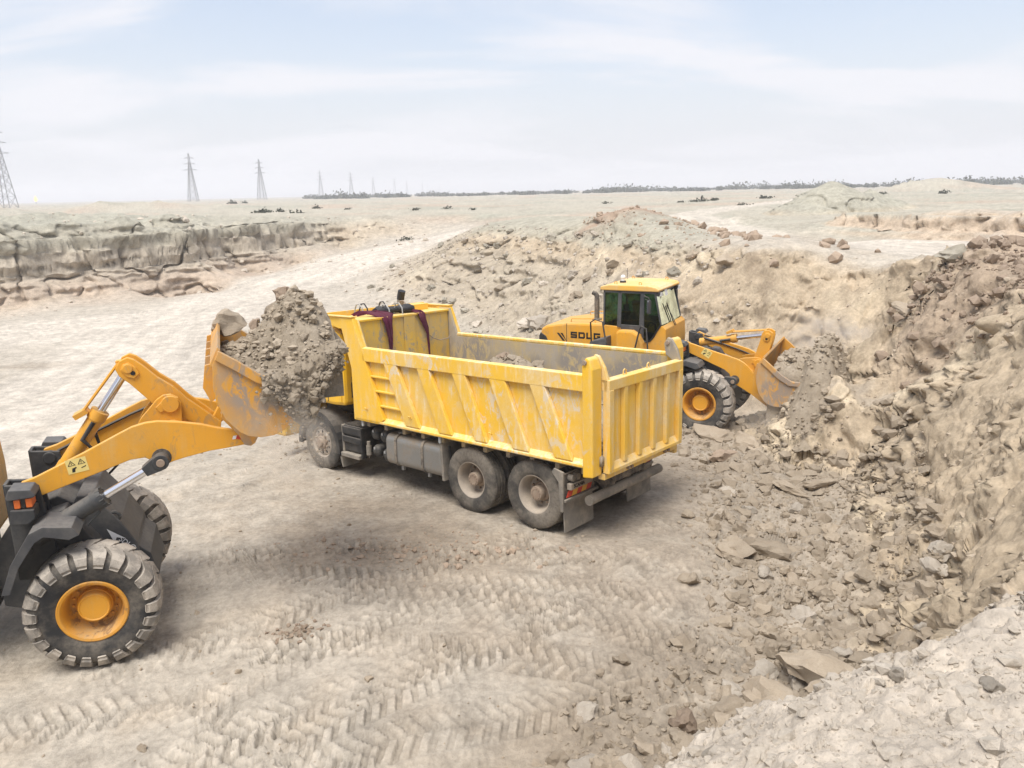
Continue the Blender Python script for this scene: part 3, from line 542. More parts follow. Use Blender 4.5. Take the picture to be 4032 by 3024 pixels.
def terrain_object():
    nth, nr = GX.shape; v = np.stack([GX, GY, GZ], -1).reshape(-1, 3)
    i = np.arange(nth)[:, None]; j = np.arange(nr-1)[None]; i2 = (i+1) % nth
    q = np.stack([i*nr+j, i*nr+j+1, i2*nr+j+1, i2*nr+j], -1).reshape(-1, 4)
    cen = np.arange(nth)[::-1]*nr
    me = bpy.data.meshes.new('ground'); me.vertices.add(len(v)); me.vertices.foreach_set('co', v.ravel().astype(np.float32))
    nf = len(q); me.loops.add(nf*4+nth); me.loops.foreach_set('vertex_index', np.r_[q.ravel(), cen].astype(np.int32))
    me.polygons.add(nf+1); me.polygons.foreach_set('loop_start', np.r_[np.arange(nf)*4, nf*4].astype(np.int32)); me.polygons.foreach_set('loop_total', np.r_[np.full(nf, 4), nth].astype(np.int32))
    me.update(); me.validate()
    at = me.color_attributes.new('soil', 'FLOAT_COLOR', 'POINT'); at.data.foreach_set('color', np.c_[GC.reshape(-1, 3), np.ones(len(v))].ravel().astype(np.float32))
    me.polygons.foreach_set('use_smooth', np.ones(len(me.polygons), bool))
    m = NT('quarry_soil'); a = m.n('VertexColor', layer_name='soil').outputs[0]; o = m.coord(kind='Object')
    n1 = m.noise(o, 2.6, 6, .62); n2 = m.noise(o, 13, 7, .68); n3 = m.noise(o, 75, 5, .75); n4 = m.noise(o, .35, 6, .65)
    hv = m.n('HueSaturation'); m.put(hv, 'Color', a); hv.inputs['Saturation'].default_value = 1.0
    val = m.math('ADD', m.ramp(n1, .25, .75, .80, 1.14), m.ramp(n2, .3, .72, -.17, .14)); val = m.math('ADD', val, m.ramp(n4, .3, .7, -.07, .07)); val = m.math('SUBTRACT', val, m.ramp(n3, .58, .72, 0, .24))
    m.put(hv, 'Value', val)
    hgt = m.math('ADD', n2, m.math('MULTIPLY', n3, .35)); hgt = m.math('ADD', hgt, m.math('MULTIPLY', n1, .8))
    mat = m.bsdf(hv.outputs[0], .97, 0, m.bump(hgt, .68, .04), spec=.08); me.materials.append(mat)
    o = bpy.data.objects.new('ground', me); C.objects.link(o); tag(o, 'pale tan excavated quarry soil with tyre tracks and steep cut banks', 'ground', kind='structure')
    return o
terrain_object()
# ---------------------------------------------------------------- machines
def rot2(p, a, o=(0, 0)): return (o[0]+p[0]*math.cos(a)-p[1]*math.sin(a), o[1]+p[0]*math.sin(a)+p[1]*math.cos(a))
def place(o, X, Y, yaw, z=0, tp=0, tr=0):
    c, s = math.cos(yaw), math.sin(yaw); f = Vector((c, s, 0)); l = Vector((-s, c, 0)); u = Vector((0, 0, 1))
    f2 = math.cos(tp)*f+math.sin(tp)*u; u_ = f2.cross(l); l2 = math.cos(tr)*l+math.sin(tr)*u_; u3 = f2.cross(l2)
    m = Matrix((f2, l2, u3)).transposed().to_4x4(); m.translation = (X, Y, z); o.matrix_world = m; return m
def arcp(c, r, a0, a1, n=10): return [(c[0]+r*math.cos(a0+(a1-a0)*i/n), c[1]+r*math.sin(a0+(a1-a0)*i/n)) for i in range(n+1)]

_wm = {}
def rim_mb(rim):
    m = MB().lathe(rim, 56)
    for k in range(16): a = 2*math.pi*k/16; p = (.235*math.cos(a), -.03, .235*math.sin(a)); m.cyl(p, (p[0], .01, p[2]), .016, n=6)
    return m
def loader_wheel(parent, x, y, z, s, size=1.):
    """wheel (rim) > tyre, tread, hub_cap, wheel_nut; s = +1 or -1 is the outer side"""
    R = .735
    if 'tyre' not in _wm:
        half = [(.345, .19), (.372, .225), (.43, .245), (.53, .268), (.61, .268), (.665, .235), (.690, .17), (.698, .06)]
        prof = [(r, -yy) for r, yy in half]+[(r, yy) for r, yy in half[::-1]]
        mb = MB().lathe(prof, 64, ring=True); _wm['tyre'] = mb.mesh('tyre', 60); _wm['tyre'].materials.append(MT['rubberL'])
        tb = MB(); nl = 22
        for sd in (1, -1):
            for k in range(nl):
                a0 = 2*math.pi*(k+(.5 if sd < 0 else 0))/nl; st = []
                for ro, ri, yy, da, hw in ((R, .66, -.045, -.060, .112), (R+.004, .66, .06, -.015, .122), (R, .66, .13, .045, .118), (.728, .65, .20, .080, .100), (.690, .60, .262, .092, .094), (.615, .57, .292, .095, .086), (.575, .56, .275, .095, .074)):
                    for rr, hh in ((ro, -hw), (ro, hw), (ri, hw), (ri, -hw)):
                        a = a0+da+hh; st.append((rr*math.cos(a), sd*yy, rr*math.sin(a)))
                fs = [(0, 1, 2, 3), (24, 27, 26, 25)]+[(4*i+q, 4*i+4+q, 4*i+4+(q+1) % 4, 4*i+(q+1) % 4) for i in range(6) for q in range(4)]
                tb.add(st, fs)
        _wm['tread'] = tb.mesh('tread', 30); _wm['tread'].materials.append(MT['lug'])
        rim = [(.345, -.2), (.375, -.225), (.375, -.20), (.34, -.19), (.33, .0), (.335, .18), (.378, .215), (.385, .232), (.372, .243), (.345, .236), (.322, .205), (.312, .12), (.292, .02), (.27, -.015), (.18, -.03), (.0, -.03)]
        _wm['rim'] = rim_mb(rim).mesh('wheel', 35); _wm['rim'].materials.append(MT['rim'])
        cap = [(.20, -.03), (.195, .05), (.185, .06), (.178, .125), (.165, .14), (.158, .14), (.150, .128), (.0, .132)]
        _wm['cap'] = MB().lathe(cap, 40).mesh('hub_cap', 35); _wm['cap'].materials.append(MT['loader'])
    rt_ = 0 if s > 0 else math.pi
    wh = bpy.data.objects.new('wheel', _wm['rim']); C.objects.link(wh); wh.parent = parent; wh.location = (x, y, z); wh.rotation_euler = (random.random()*.01, 0, rt_); wh.scale = (size, size, size)
    for nm, k in (('tyre', 'tyre'), ('tread', 'tread'), ('hub_cap', 'cap')):
        o = bpy.data.objects.new(nm, _wm[k]); C.objects.link(o); o.parent = wh
    return wh

def hyd(mb_b, mb_r, p0, p1, r, split, rr=None):
    """barrel from p0 to the split, rod on to p1"""
    p0, p1 = Vector(p0), Vector(p1); q = p0.lerp(p1, split); d = (p1-p0).normalized()
    mb_b.cyl(p0, q, r, n=20); mb_b.cyl(q-d*.10, q+d*.015, r*1.18, n=20); mb_b.cyl(p0-d*.02, p0+d*.1, r*1.08, n=20); mb_r.cyl(q, p1, rr or r*.55, n=16); return q, d

BOOM = [(-.10, -.02), (-.05, .10), (.10, .12), (.627, .262), (1.0, .375), (1.16, .42), (1.30, .432), (1.43, .418), (1.65, .35), (1.87, .263), (2.02, .181), (2.25, .08), (2.37, .03), (2.42, -.02), (2.40, -.07), (2.30, -.10),
        (2.05, -.085), (1.88, -.07), (1.60, -.075), (1.47, -.085), (1.40, -.10), (1.33, -.085), (1.28, -.03), (1.20, .04), (1.05, .055), (.78, .01), (.40, -.05), (.08, -.10), (-.05, -.09)]
BKT = [(.757, .908), (.60, .86), (.40, .72), (.29, .609), (.18, .42), (.138, .227), (.15, .12), (.21, .0), (.30, -.10), (.42, -.165), (.60, -.192), (1.50, -.19)]          # shell: spill guard, back, floor, lip
SIDE = BKT + [(1.50, -.165), (1.18, -.03), (.98, .03), (.86, .16), (.80, .42), (.79, .70), (.775, .90)]
def make_loader(name, label, pose, boom_a, bkt_a, wk=1., wz=.735, setback=0.):
    g = empty(name); tag(g, label, 'wheel loader', 'yellow wheel loaders at the pit')
    T = Vector
    A = (-.52, 1.95); bp = lambda p: rot2(p, boom_a, A)
    # front frame
    for s in (-1, 1):
        f = MB(); f.prism([(-.74, .95), (-.72, 2.06), (-.40, 2.02), (-.36, 1.62), (-.30, .95)], s*.70, s*.745).prism([(-.74, .95), (-.72, 2.06), (-.40, 2.02), (-.36, 1.62), (-.30, .95)], s*.50, s*.545)
        f.box(-.74, -.70, min(s*.52, s*.72), max(s*.52, s*.72), .95, 2.065); f.box(-.46, -.40, min(s*.54, s*.71), max(s*.54, s*.71), 1.2, 1.75)
        f.cyl((A[0], s*.48, A[1]), (A[0], s*.775, A[1]), .075, n=18); f.cyl((-.6, s*.74, 1.28), (-.6, s*.765, 1.28), .05, n=14)
        f.build('frame_tower', 'frame', g, .012)
    f = MB(); f.prism([(-1.0, .55), (-1.0, 1.25), (-.72, 1.62), (-.30, 1.78), (.02, 1.55), (.30, 1.18), (.56, .92), (.62, .60), (.40, .42), (-.6, .40)], -.46, .46)
    f.prism([(-.30, .6), (-.62, 1.6), (-.20, 1.7), (.28, .9), (.28, .5)], -.72, -.47).prism([(-.30, .6), (-.62, 1.6), (-.20, 1.7), (.28, .9), (.28, .5)], .47, .72)
    f.build('front_frame', 'frame', g, .015)
    f = MB(); f.prism([(-.10, 1.76), (.05, 1.74), (.30, 1.38), (.44, 1.10), (.47, .80), (.40, .62), (.16, .75), (.0, 1.2), (-.2, 1.6)], -.50, .50); f.build('front_cover', 'fender', g, .015)
    f = MB().tube([(.24+.055*math.cos(t_), -.47, 1.44+.055*math.sin(t_)) for t_ in [i*math.pi/6 for i in range(13)]], .022, 8); f.build('tie_down_eye', 'frame', g, smooth=40)
    MB().cyl((0, -.80, .735), (0, .80, .735), .17, n=20).dome((0, 0, .735), .30, 1, 1.1, 1).build('front_axle', 'frame', g, smooth=40)
    # white arrowhead and small letters on the cover's side
    mb = MB(); y = -.506; mb.add([(.145, y, 1.315), (.33, y, 1.165), (.235, y, 1.195), (.205, y, 1.135)], [(0, 1, 2), (0, 2, 3)]).build('arrow_decal', 'white', g, label='white arrowhead on the dark front cover')
    text_mesh('SDLG', .085, 'cover_lettering', 'white', g, Matrix.Translation((.335, -.507, 1.10)) @ Matrix.Rotation(math.radians(90), 4, 'X') @ Matrix.Rotation(math.radians(-48), 4, 'Z'))
    # boom
    for s in (-1, 1):
        mb = MB(); mb.prism([bp(p) for p in BOOM], s*.585, s*.655); q = bp((2.33, -.02)); mb.cyl((q[0], s*.56, q[1]), (q[0], s*.69, q[1]), .06, n=18)
        ar = mb.build('boom_arm', 'loader', g, .008)
        q = bp((1.37, -.005)); MB().cyl((q[0], s*.54, q[1]), (q[0], s*.885, q[1]), .045, n=18).build('lift_pin', 'hub', g, .006)
    q = bp((1.52, .17)); MB().cyl((q[0], -.59, q[1]), (q[0], .59, q[1]), .13, n=22).build('cross_tube', 'loader', g, smooth=40)
    P = bp((1.57, .49)); plate = [(1.14, .30), (1.22, .40), (1.44, .575), (1.52, .61), (1.60, .60), (1.67, .54), (1.69, .47), (1.66, .33), (1.62, .15), (1.35, .12)]
    for s in (-1, 1):
        mb = MB(); mb.prism([bp(p) for p in plate], s*.20, s*.25); mb.cyl((P[0], s*.18, P[1]), (P[0], s*.285, P[1]), .10, n=20)
        mb.prism([rot2((-.10, -.13), boom_a-.9, P), rot2((-.02, -.15), boom_a-.9, P), rot2((.03, -.04), boom_a-.9, P), rot2((-.09, 0), boom_a-.9, P)], s*.25, s*.27); mb.build('rocker_bracket', 'loader', g, .008)
    for s in (-1, 1):
        for pp, rr in (((1.37, -.005), .105), ((2.33, -.02), .085)):
            q = bp(pp); MB().cyl((q[0], s*.656, q[1]), (q[0], s*.660, q[1]), rr, n=20).build('grease_ring', 'chassis', g)
        MB().tube([(bp(p)[0], s*.565, bp(p)[1]) for p in ((.1, .05), (.5, .16), (1.0, .29), (1.25, .34), (1.5, .33))], .018, 6).build('boom_hose', 'black', g, smooth=50)
    # bucket pose and rocker
    B = bp((2.33, -.02)); kp = lambda p: rot2(p, bkt_a, B)
    Tl = (-.34, .50) if boom_a > 0 else (-.20, .62)
    Tp = rot2(Tl, boom_a, P); Dl = (.40, -.42) if boom_a > 0 else (.18, -.50); D = rot2(Dl, boom_a, P)
    ax = math.atan2(Tp[1]-P[1], Tp[0]-P[0]); px = (-math.sin(ax), math.cos(ax)); off = lambda p, a, b: (p[0]+math.cos(ax)*a+px[0]*b, p[1]+math.sin(ax)*a+px[1]*b)
    rk = [off(Tp, .12, .0), off(Tp, .09, .10), off(Tp, 0, .135), off(Tp, -.13, .125), off(P, .2, .14), off(P, .02, .16), off(D, .10, .07), off(D, -.03, .08), off(D, -.09, 0), off(D, -.02, -.09), off(P, -.12, -.15), off(P, .10, -.16), off(P, .3, -.13), off(Tp, -.1, -.13), off(Tp, .02, -.12), off(Tp, .09, -.09)]
    mb = MB(); mb.prism(rk, -.16, -.10).prism(rk, .10, .16); mb.cyl((Tp[0], -.20, Tp[1]), (Tp[0], .20, Tp[1]), .055, n=16); mb.cyl((P[0], -.2, P[1]), (P[0], .2, P[1]), .085, n=18)
    mb.prism([off(Tp, .07, 0), off(Tp, .045, .065), off(Tp, -.06, .08), off(Tp, -.13, .04), off(Tp, -.13, -.04), off(Tp, -.05, -.07), off(Tp, .04, -.06)], -.185, -.16)
    rkr = mb.build('rocker', 'loader', g, .008)
    for t in (.0, -.075): 
        q = off(Tp, t-.0, .0); MB().cyl((q[0], -.192, q[1]), (q[0], -.186, q[1]), .026, n=14).build('pin_hole', 'decalblack', rkr)
    E_ = kp((.16, .36)); MB().prism([rot2((0, .06), math.atan2(E_[1]-D[1], E_[0]-D[0]), D), rot2((0, -.06), math.atan2(E_[1]-D[1], E_[0]-D[0]), D), rot2((0, -.06), math.atan2(E_[1]-D[1], E_[0]-D[0]), E_), rot2((0, .06), math.atan2(E_[1]-D[1], E_[0]-D[0]), E_)], -.06, .06).build('bucket_link', 'loader', g, .01)
    # tilt cylinder and position rod
    Eb = (-.30, 1.92); b1, r1 = MB(), MB(); L_ = math.hypot(Tp[0]-Eb[0], Tp[1]-Eb[1]); split = min(.72, .85/L_)
    q, d = hyd(b1, r1, (Eb[0], 0, Eb[1]), (Tp[0]-.05*math.cos(math.atan2(Tp[1]-Eb[1], Tp[0]-Eb[0])), 0, Tp[1]-.05*math.sin(math.atan2(Tp[1]-Eb[1], Tp[0]-Eb[0]))), .088, split, .048)
    cyl = b1.build('tilt_cylinder', 'loader', g, smooth=40); r1.build('cylinder_rod', 'chrome', cyl, smooth=40)
    n2 = T((-d.z, 0, d.x)); h = MB(); h.tube([T((Eb[0]+.1, -.10, Eb[1]+.12)), T((Eb[0]+.25, -.12, Eb[1]))+d*.25-n2*.02, q-d*.35-T((0, .12, 0)), q-d*.12-T((0, .09, 0))], .028, 8)
    h.tube([T((Eb[0]+.05, .10, Eb[1]+.15)), T((Eb[0]+.3, .12, Eb[1]))+d*.2, q-d*.2+T((0, .1, 0))], .024, 8); h.build('hydraulic_hose', 'black', cyl, smooth=50)
    tb = T((Tp[0], -.02, Tp[1]))+n2*.115-d*.02; te = q-d*.12+n2*.16; b2 = MB(); b2.tube([tb+T((0, -.06, 0)), te+T((0, -.06, 0))], .017, 6); b2.tube([tb+T((0, .06, 0)), te+T((0, .06, 0))], .017, 6)
    b2.box(min(te.x, tb.x)-.001, min(te.x, tb.x)+.001, -.001, .001, te.z, te.z+.001)
    b2.prism([(te.x-.05, te.z-.05), (te.x+.09, te.z+.02), (te.x+.06, te.z+.07), (te.x-.08, te.z)], -.09, .09); b2.prism([(tb.x-.02, tb.z-.12), (tb.x+.03, tb.z-.10), (tb.x+.03, tb.z+.03), (tb.x-.03, tb.z+.02)], -.05, .05)
    b2.build('position_rod', 'loader', g, .004)
    # lift cylinders
    Gb = (-.48, 1.46); Cp = bp((1.37, -.005))
    for s in (-1, 1):
        b1, r1 = MB(), MB(); q, d = hyd(b1, r1, (Gb[0], s*.795, Gb[1]), (Cp[0]-.07*(1 if boom_a > 0 else 1), s*.795, Cp[1]-.04*(1 if boom_a > 0 else 0)), .098, min(.9, .82/math.hypot(Cp[0]-Gb[0], Cp[1]-Gb[1])), .050)
        nb = 12
        for k in range(nb): 
            a = 2*math.pi*k/nb; o_ = T((-d.z, 0, d.x))*math.cos(a)*.108+T((0, 1, 0))*math.sin(a)*.108; b1.cyl(q+o_-d*.03, q+o_+d*.022, .013, n=6)
        b1.tube([T((Gb[0]+.5, s*.83, Gb[1]+.06)), q-d*.05-T((0, -s*.03, .13))], .017, 6)
        cyl = b1.build('lift_cylinder', 'frame', g, smooth=40); r1.build('cylinder_rod', 'chrome', cyl, smooth=40)
        e = MB(); a_ = math.atan2(d.z, d.x); e.cyl((Cp[0], s*.73, Cp[1]), (Cp[0], s*.865, Cp[1]), .088, n=20); e.prism([rot2((-.20, -.055), a_, Cp), rot2((-.03, -.088), a_, Cp), rot2((-.03, .088), a_, Cp), rot2((-.20, .055), a_, Cp)], s*.74, s*.855); e.build('rod_eye', 'frame', cyl, .008)
    # bucket
    th = .035; nb = len(BKT); W = 1.25
    inn = []
    for i, p in enumerate(BKT):
        a = BKT[max(i-1, 0)]; b = BKT[min(i+1, nb-1)]; dx, dz = b[0]-a[0], b[1]-a[1]; l = math.hypot(dx, dz); inn.append((p[0]-dz/l*th, p[1]+dx/l*th))
    sh = MB(); sh.prism([kp(p) for p in BKT+inn[::-1]], -W, W); bk = sh.build('bucket', 'bucket', g, .006)
    for s in (-1, 1):
        MB().prism([kp(p) for p in SIDE], s*W, s*(W+.035)).build('bucket_side_plate', 'bucket', bk, .006)
        e = MB(); ed = [(.775, .90), (.79, .70), (.80, .42), (.86, .16), (.98, .03), (1.18, -.03), (1.50, -.165)]; e2 = [(p[0]-.10, p[1]-.02) for p in ed[:4]]+[(.93, -.05), (1.14, -.12), (1.40, -.185)]
        e.prism([kp(p) for p in ed+e2[::-1]], s*(W+.035), s*(W+.075)); e.build('bucket_side_rim', 'bucket', bk, .006)
        l = MB(); l.prism([kp(p) for p in [(-.085, .0), (-.06, -.07), (.0, -.09), (.08, -.075), (.40, -.15), (.22, .02), (.16, .20), (.20, .45), (.05, .40), (-.02, .12)]], s*.50, s*.56).prism([kp(p) for p in [(-.085, .0), (-.06, -.07), (.0, -.09), (.08, -.075), (.40, -.15), (.22, .02), (.16, .20), (.20, .45), (.05, .40), (-.02, .12)]], s*.68, s*.73)
        l.build('bucket_bracket', 'bucket', bk, .006)
    for s in (-1, 1): MB().prism([kp(p) for p in [(.02, .30), (.02, .42), (.24, .56), (.16, .30), (.2, .15)]], s*.09, s*.13).build('link_bracket', 'bucket', bk, .006)
    MB().prism([kp(p) for p in [(1.40, -.196), (1.56, -.19), (1.58, -.178), (1.40, -.15)]], -W-.03, W+.03).build('cutting_edge', 'chassis', bk, .004)
    MB().prism([kp(p) for p in [(.80, .93), (.60, .89), (.58, .865), (.62, .84), (.79, .885)]], -W-.03, W+.03).build('spill_guard', 'bucket', bk, .006)
    for k in range(5): 
        yy = -1.0+.5*k; MB().prism([kp(p) for p in [(.58, .85), (.40, .72), (.28, .60), (.21, .62), (.30, .78), (.52, .90)]], yy-.02, yy+.02).build('back_rib', 'bucket', bk, .004)
    # sticker and reflective tip on the near boom arm
    u = lambda p, y: (lambda q: (q[0], y, q[1]))(bp(p))
    st = MB().add([u((.42, .06), -.658), u((.63, .06), -.658), u((.63, .225), -.658), u((.42, .225), -.658)], [(0, 1, 2, 3)]).build('warning_sticker', 'sticker', g, label='pale yellow warning sticker with black triangles')
    mb = MB()
    for cx in (.475, .575):
        tri = [(cx-.04, .15), (cx+.04, .15), (cx, .212)]; tin = [(cx-.028, .156), (cx+.028, .156), (cx, .2)]
        for i in range(3): mb.add([u(tri[i], -.660), u(tri[(i+1) % 3], -.660), u(tin[(i+1) % 3], -.660), u(tin[i], -.660)], [(0, 1, 2, 3)])
        mb.add([u((cx-.004, .165), -.660), u((cx+.004, .165), -.660), u((cx+.003, .188), -.660), u((cx-.003, .188), -.660)], [(0, 1, 2, 3)])
    mb.add([u((.46, .075), -.660), u((.49, .075), -.660), u((.50, .11), -.660), u((.52, .12), -.660), u((.51, .13), -.660), u((.47, .12), -.660)], [(0, 1, 2, 3, 4, 5)]); mb.add([u((.56, .10), -.660), u((.61, .115), -.660), u((.61, .125), -.660), u((.56, .11), -.660)], [(0, 1, 2, 3)])
    mb.build('sticker_print', 'decalblack', st)
    mb = MB().add([u((2.19, -.005), -.658), u((2.25, -.03), -.658), u((2.28, .02), -.658), u((2.21, .035), -.658)], [(0, 1, 2, 3)]); mb.build('reflective_tape', 'red', g); MB().add([u((2.15, .0), -.657), u((2.19, -.005), -.657), u((2.21, .035), -.657), u((2.17, .04), -.657)], [(0, 1, 2, 3)]).build('reflective_tape', 'white', g)
    # fenders, lights, wheels
    for s in (-1, 1):
        fp = [(-.80, 1.02), (-.67, 1.34), (-.46, 1.655), (-.33, 1.71), (-.06, 1.665), (.0, 1.57), (-.02, 1.55), (-.085, 1.635), (-.335, 1.675), (-.44, 1.62), (-.64, 1.32), (-.765, 1.02)]
        mb = MB().prism(fp, s*.76, s*1.20); mb.prism([(-.80, 1.02), (-.67, 1.34), (-.46, 1.655), (-.33, 1.71), (-.06, 1.665), (.0, 1.57), (-.10, 1.53), (-.33, 1.60), (-.42, 1.55), (-.60, 1.30), (-.72, 1.02)], s*1.20, s*1.22); mb.build('front_fender', 'fender', g, .012)
        lb = MB().prism([(-.66, 1.70), (-.64, 1.86), (-.42, 1.84), (-.42, 1.74), (-.50, 1.68)], s*.765, s*1.0); lb.box(-.66, -.60, min(s*.765, s*.98), max(s*.765, s*.98), 1.84, 2.02)
        lo = lb.build('head_light', 'frame', g, .012); MB().prism([(-.66, 2.0), (-.62, 2.09), (-.42, 2.07), (-.38, 2.0), (-.40, 1.98), (-.64, 1.975)], s*.755, s*1.02).build('light_hood', 'fender', lo, .01)
        for dx in (-.57, -.46): MB().box(dx-.03, dx+.03, min(s*.80, s*.985), max(s*.80, s*.985), 1.865, 1.965).build('indicator_lens', 'orange', lo, .01)
        MB().box(-.535, -.495, min(s*.8, s*.97), max(s*.8, s*.97), 1.865, 1.97).build('lamp_divider', 'black', lo)
        loader_wheel(g, 0, s*.955, wz, s, wk); loader_wheel(g, -2.75, s*.955, wz, s, wk)
    front_parts = set(g.children)
    # rear body: articulation, belly, hood, rear fenders
    f = MB().box(-2.0, -.95, -.28, .28, .45, .62).box(-2.0, -.95, -.28, .28, 1.05, 1.2).cyl((-1.38, 0, .4), (-1.38, 0, 1.3), .13, n=16).box(-3.9, -1.75, -.42, .42, .55, 1.15).cyl((-2.75, -.8, .735), (-2.75, .8, .735), .17, n=18)
    f.build('rear_frame', 'frame', g, .015)
    h = MB()
    for k in range(6): h.tube([(-.75, -.30+.12*k, .75+.06*(k % 3)), (-1.2, -.34+.13*k, .62+.07*(k % 2)), (-1.75, -.3+.12*k, .8)], .025, 6)
    h.build('joint_hoses', 'black', g, smooth=50)
    hp = [(-4.12, 1.25), (-4.12, 1.95), (-4.08, 2.14), (-3.95, 2.22), (-3.40, 2.315), (-2.42, 2.345), (-2.42, 1.25)]
    hood = MB().prism(hp, -.78, .78).build('engine_hood', 'loader', g, .05)
    MB().prism([(-4.14, 1.3), (-4.14, 1.95), (-4.10, 2.05), (-3.95, 1.96), (-3.86, 1.75), (-3.84, 1.3)], -.80, .80).build('rear_grille', 'black', g, .02)
    MB().box(-3.402, -3.390, -.784, .784, 1.3, 2.30).build('hood_seam', 'decalblack', hood)
    MB().box(-4.5, -4.1, -.7, .7, .7, 1.25).build('counterweight', 'frame', g, .05)
    for s in (-1, 1):
        MB().tube([(-3.35, s*.62, 2.30), (-3.33, s*.62, 2.40), (-2.75, s*.62, 2.43), (-2.70, s*.62, 2.32)], .014, 6).build('hood_rail', 'loader', g, smooth=50)
        rf = [(-3.55, 1.25), (-3.45, 1.55), (-3.15, 1.66), (-2.35, 1.66), (-2.06, 1.60), (-1.98, 1.30), (-2.05, 1.30), (-2.12, 1.55), (-2.37, 1.60), (-3.13, 1.60), (-3.40, 1.50), (-3.48, 1.25)]
        MB().prism(rf, s*.70, s*1.22).build('rear_fender', 'frame', g, .012)
        bl = [(-2.08, 1.35), (-2.06, 2.20), (-1.98, 2.26), (-1.66, 2.26), (-1.52, 2.18), (-1.40, 1.98), (-1.37, 1.80), (-1.37, 1.35)]
        MB().prism(bl, s*.78, s*1.0).build('side_tank_panel', 'loader', g, .05)
        bx = MB().prism([(-2.66, 1.2), (-2.66, 1.96), (-2.24, 2.10), (-2.20, 1.2)], s*.80, s*1.12); bx.build('step_box', 'fender', g, .02)
        for (x0, x1, z1) in ((-2.70, -2.32, 2.50), (-1.50, -1.26, 2.40)):
            MB().tube([(x0-.12 if z1 < 2.45 else x0+.10, s*1.1, 1.55), (x0+.06, s*1.1, z1-.08), ((x0+x1)/2-.02, s*1.1, z1), (x1-.02, s*1.1, z1-.05), (x1+(.05 if z1 < 2.45 else .14), s*1.1, 1.55)], .02, 8).build('handrail', 'black', g, smooth=50)
    st = MB().cyl((-2.86, -.15, 2.30), (-2.86, -.15, 2.36), .12, n=18).cyl((-2.86, -.15, 2.34), (-2.86, -.15, 2.86), .062, n=16).tube([(-2.86, -.15, 2.84), (-2.865, -.15, 2.92), (-2.90, -.15, 2.97), (-2.97, -.15, 3.0)], .058, 14)
    st.build('exhaust_stack', 'chassis', g, smooth=40)
    # lettering and stripes on both hood sides
    for s in (-1, 1):
        y = s*.781; let = MB(); xs = [-3.29, -3.085, -2.88, -2.69]; w_, hh, z0, t = .17, .155, 1.955, .042
        def bar(a0, a1, b0, b1): 
            X0, X1 = (a0, a1) if s < 0 else (-5.81-a1, -5.81-a0); let.box(X0, X1, min(y, y+s*.003), max(y, y+s*.003), z0+b0, z0+b1)
        for ch, x in zip('SDLG', xs):
            if ch == 'S':
                bar(x, x+w_, hh-t, hh); bar(x, x+t, hh/2-t/2, hh-t); bar(x+t, x+w_, hh/2-t/2, hh/2+t/2); bar(x+w_-t, x+w_, t, hh/2-t/2); bar(x, x+w_, 0, t)
            elif ch == 'D':
                bar(x, x+t, 0, hh); bar(x+t, x+w_-.02, hh-t, hh); bar(x+t, x+w_-.02, 0, t); bar(x+w_-t, x+w_, .018, hh-.018)
            elif ch == 'L': bar(x, x+t, 0, hh); bar(x+t, x+w_-.02, 0, t)
            else:
                bar(x, x+t, 0, hh); bar(x+t, x+w_, hh-t, hh); bar(x+t, x+w_, 0, t); bar(x+w_-t, x+w_, t, hh/2+.01); bar(x+w_*.5, x+w_-t, hh/2-.025, hh/2+.01)
        let.build('maker_lettering', 'decalblack', hood, label='black block letters SDLG on the yellow hood')
        sm = MB()
        for off_ in (0, .095): 
            pz = [(-3.66+off_, 2.06), (-3.60+off_, 2.06), (-3.44+off_, 1.87), (-3.50+off_, 1.87)]
            pz = [p for p in pz if True]; sm.prism([(min(p[0], -3.40), p[1]) if True else p for p in pz], y, y+s*.003)
        sm.build('stripe_mark', 'decalblack', hood)
        tr_ = MB().prism([(-2.36, 1.97), (-2.22, 2.14), (-2.20, 1.97)], y, y+s*.003).prism([(-2.46, 1.97), (-2.42, 2.06), (-2.36, 2.06), (-2.30, 1.97)], y, y+s*.0025); tr_.build('stripe_mark', 'decalblack', g)
        MB().prism([(-2.19, 1.98), (-2.12, 2.11), (-2.075, 1.98)], y+s*.001, y+s*.004).build('triangle_mark', 'pink', g)
        text_mesh('SDLG', .085, 'small_lettering', 'decalblack', g, Matrix.Translation((-2.21, y+s*.002, 1.92)) @ Matrix.Rotation(math.radians(90), 4, 'X') @ (Matrix.Identity(4) if s < 0 else Matrix.Rotation(math.pi, 4, 'Y')), .004)
    # cab
    body = MB(); lowp = [(-2.44, 1.25), (-2.44, 2.33), (-2.05, 2.31), (-1.50, 2.20), (-1.43, 2.0), (-1.36, 1.985), (-1.28, 2.02), (-1.20, 2.12), (-1.12, 2.27), (-1.04, 2.37), (-1.0, 2.385), (-.92, 2.30), (-.90, 1.9), (-.92, 1.25)]
    for s in (-1, 1): body.prism(lowp, s*.765, s*.80)
    body.prism([(-1.0, 2.385), (-.92, 2.30), (-.90, 1.9), (-.92, 1.25), (-.98, 1.25), (-.96, 1.9), (-.98, 2.28), (-1.03, 2.34)], -.765, .765).box(-2.44, -.94, -.765, .765, 1.25, 1.35).box(-2.46, -2.42, -.765, .765, 1.25, 2.33)
    body.build('cab_body', 'loader', g, .012)
    rf = MB().prism([(-2.52, 3.155), (-2.50, 3.24), (-2.30, 3.285), (-1.35, 3.285), (-1.16, 3.25), (-1.08, 3.20), (-1.10, 3.155)], -.83, .83).build('cab_roof', 'loaderR', g, .02)
    fr_ = MB()
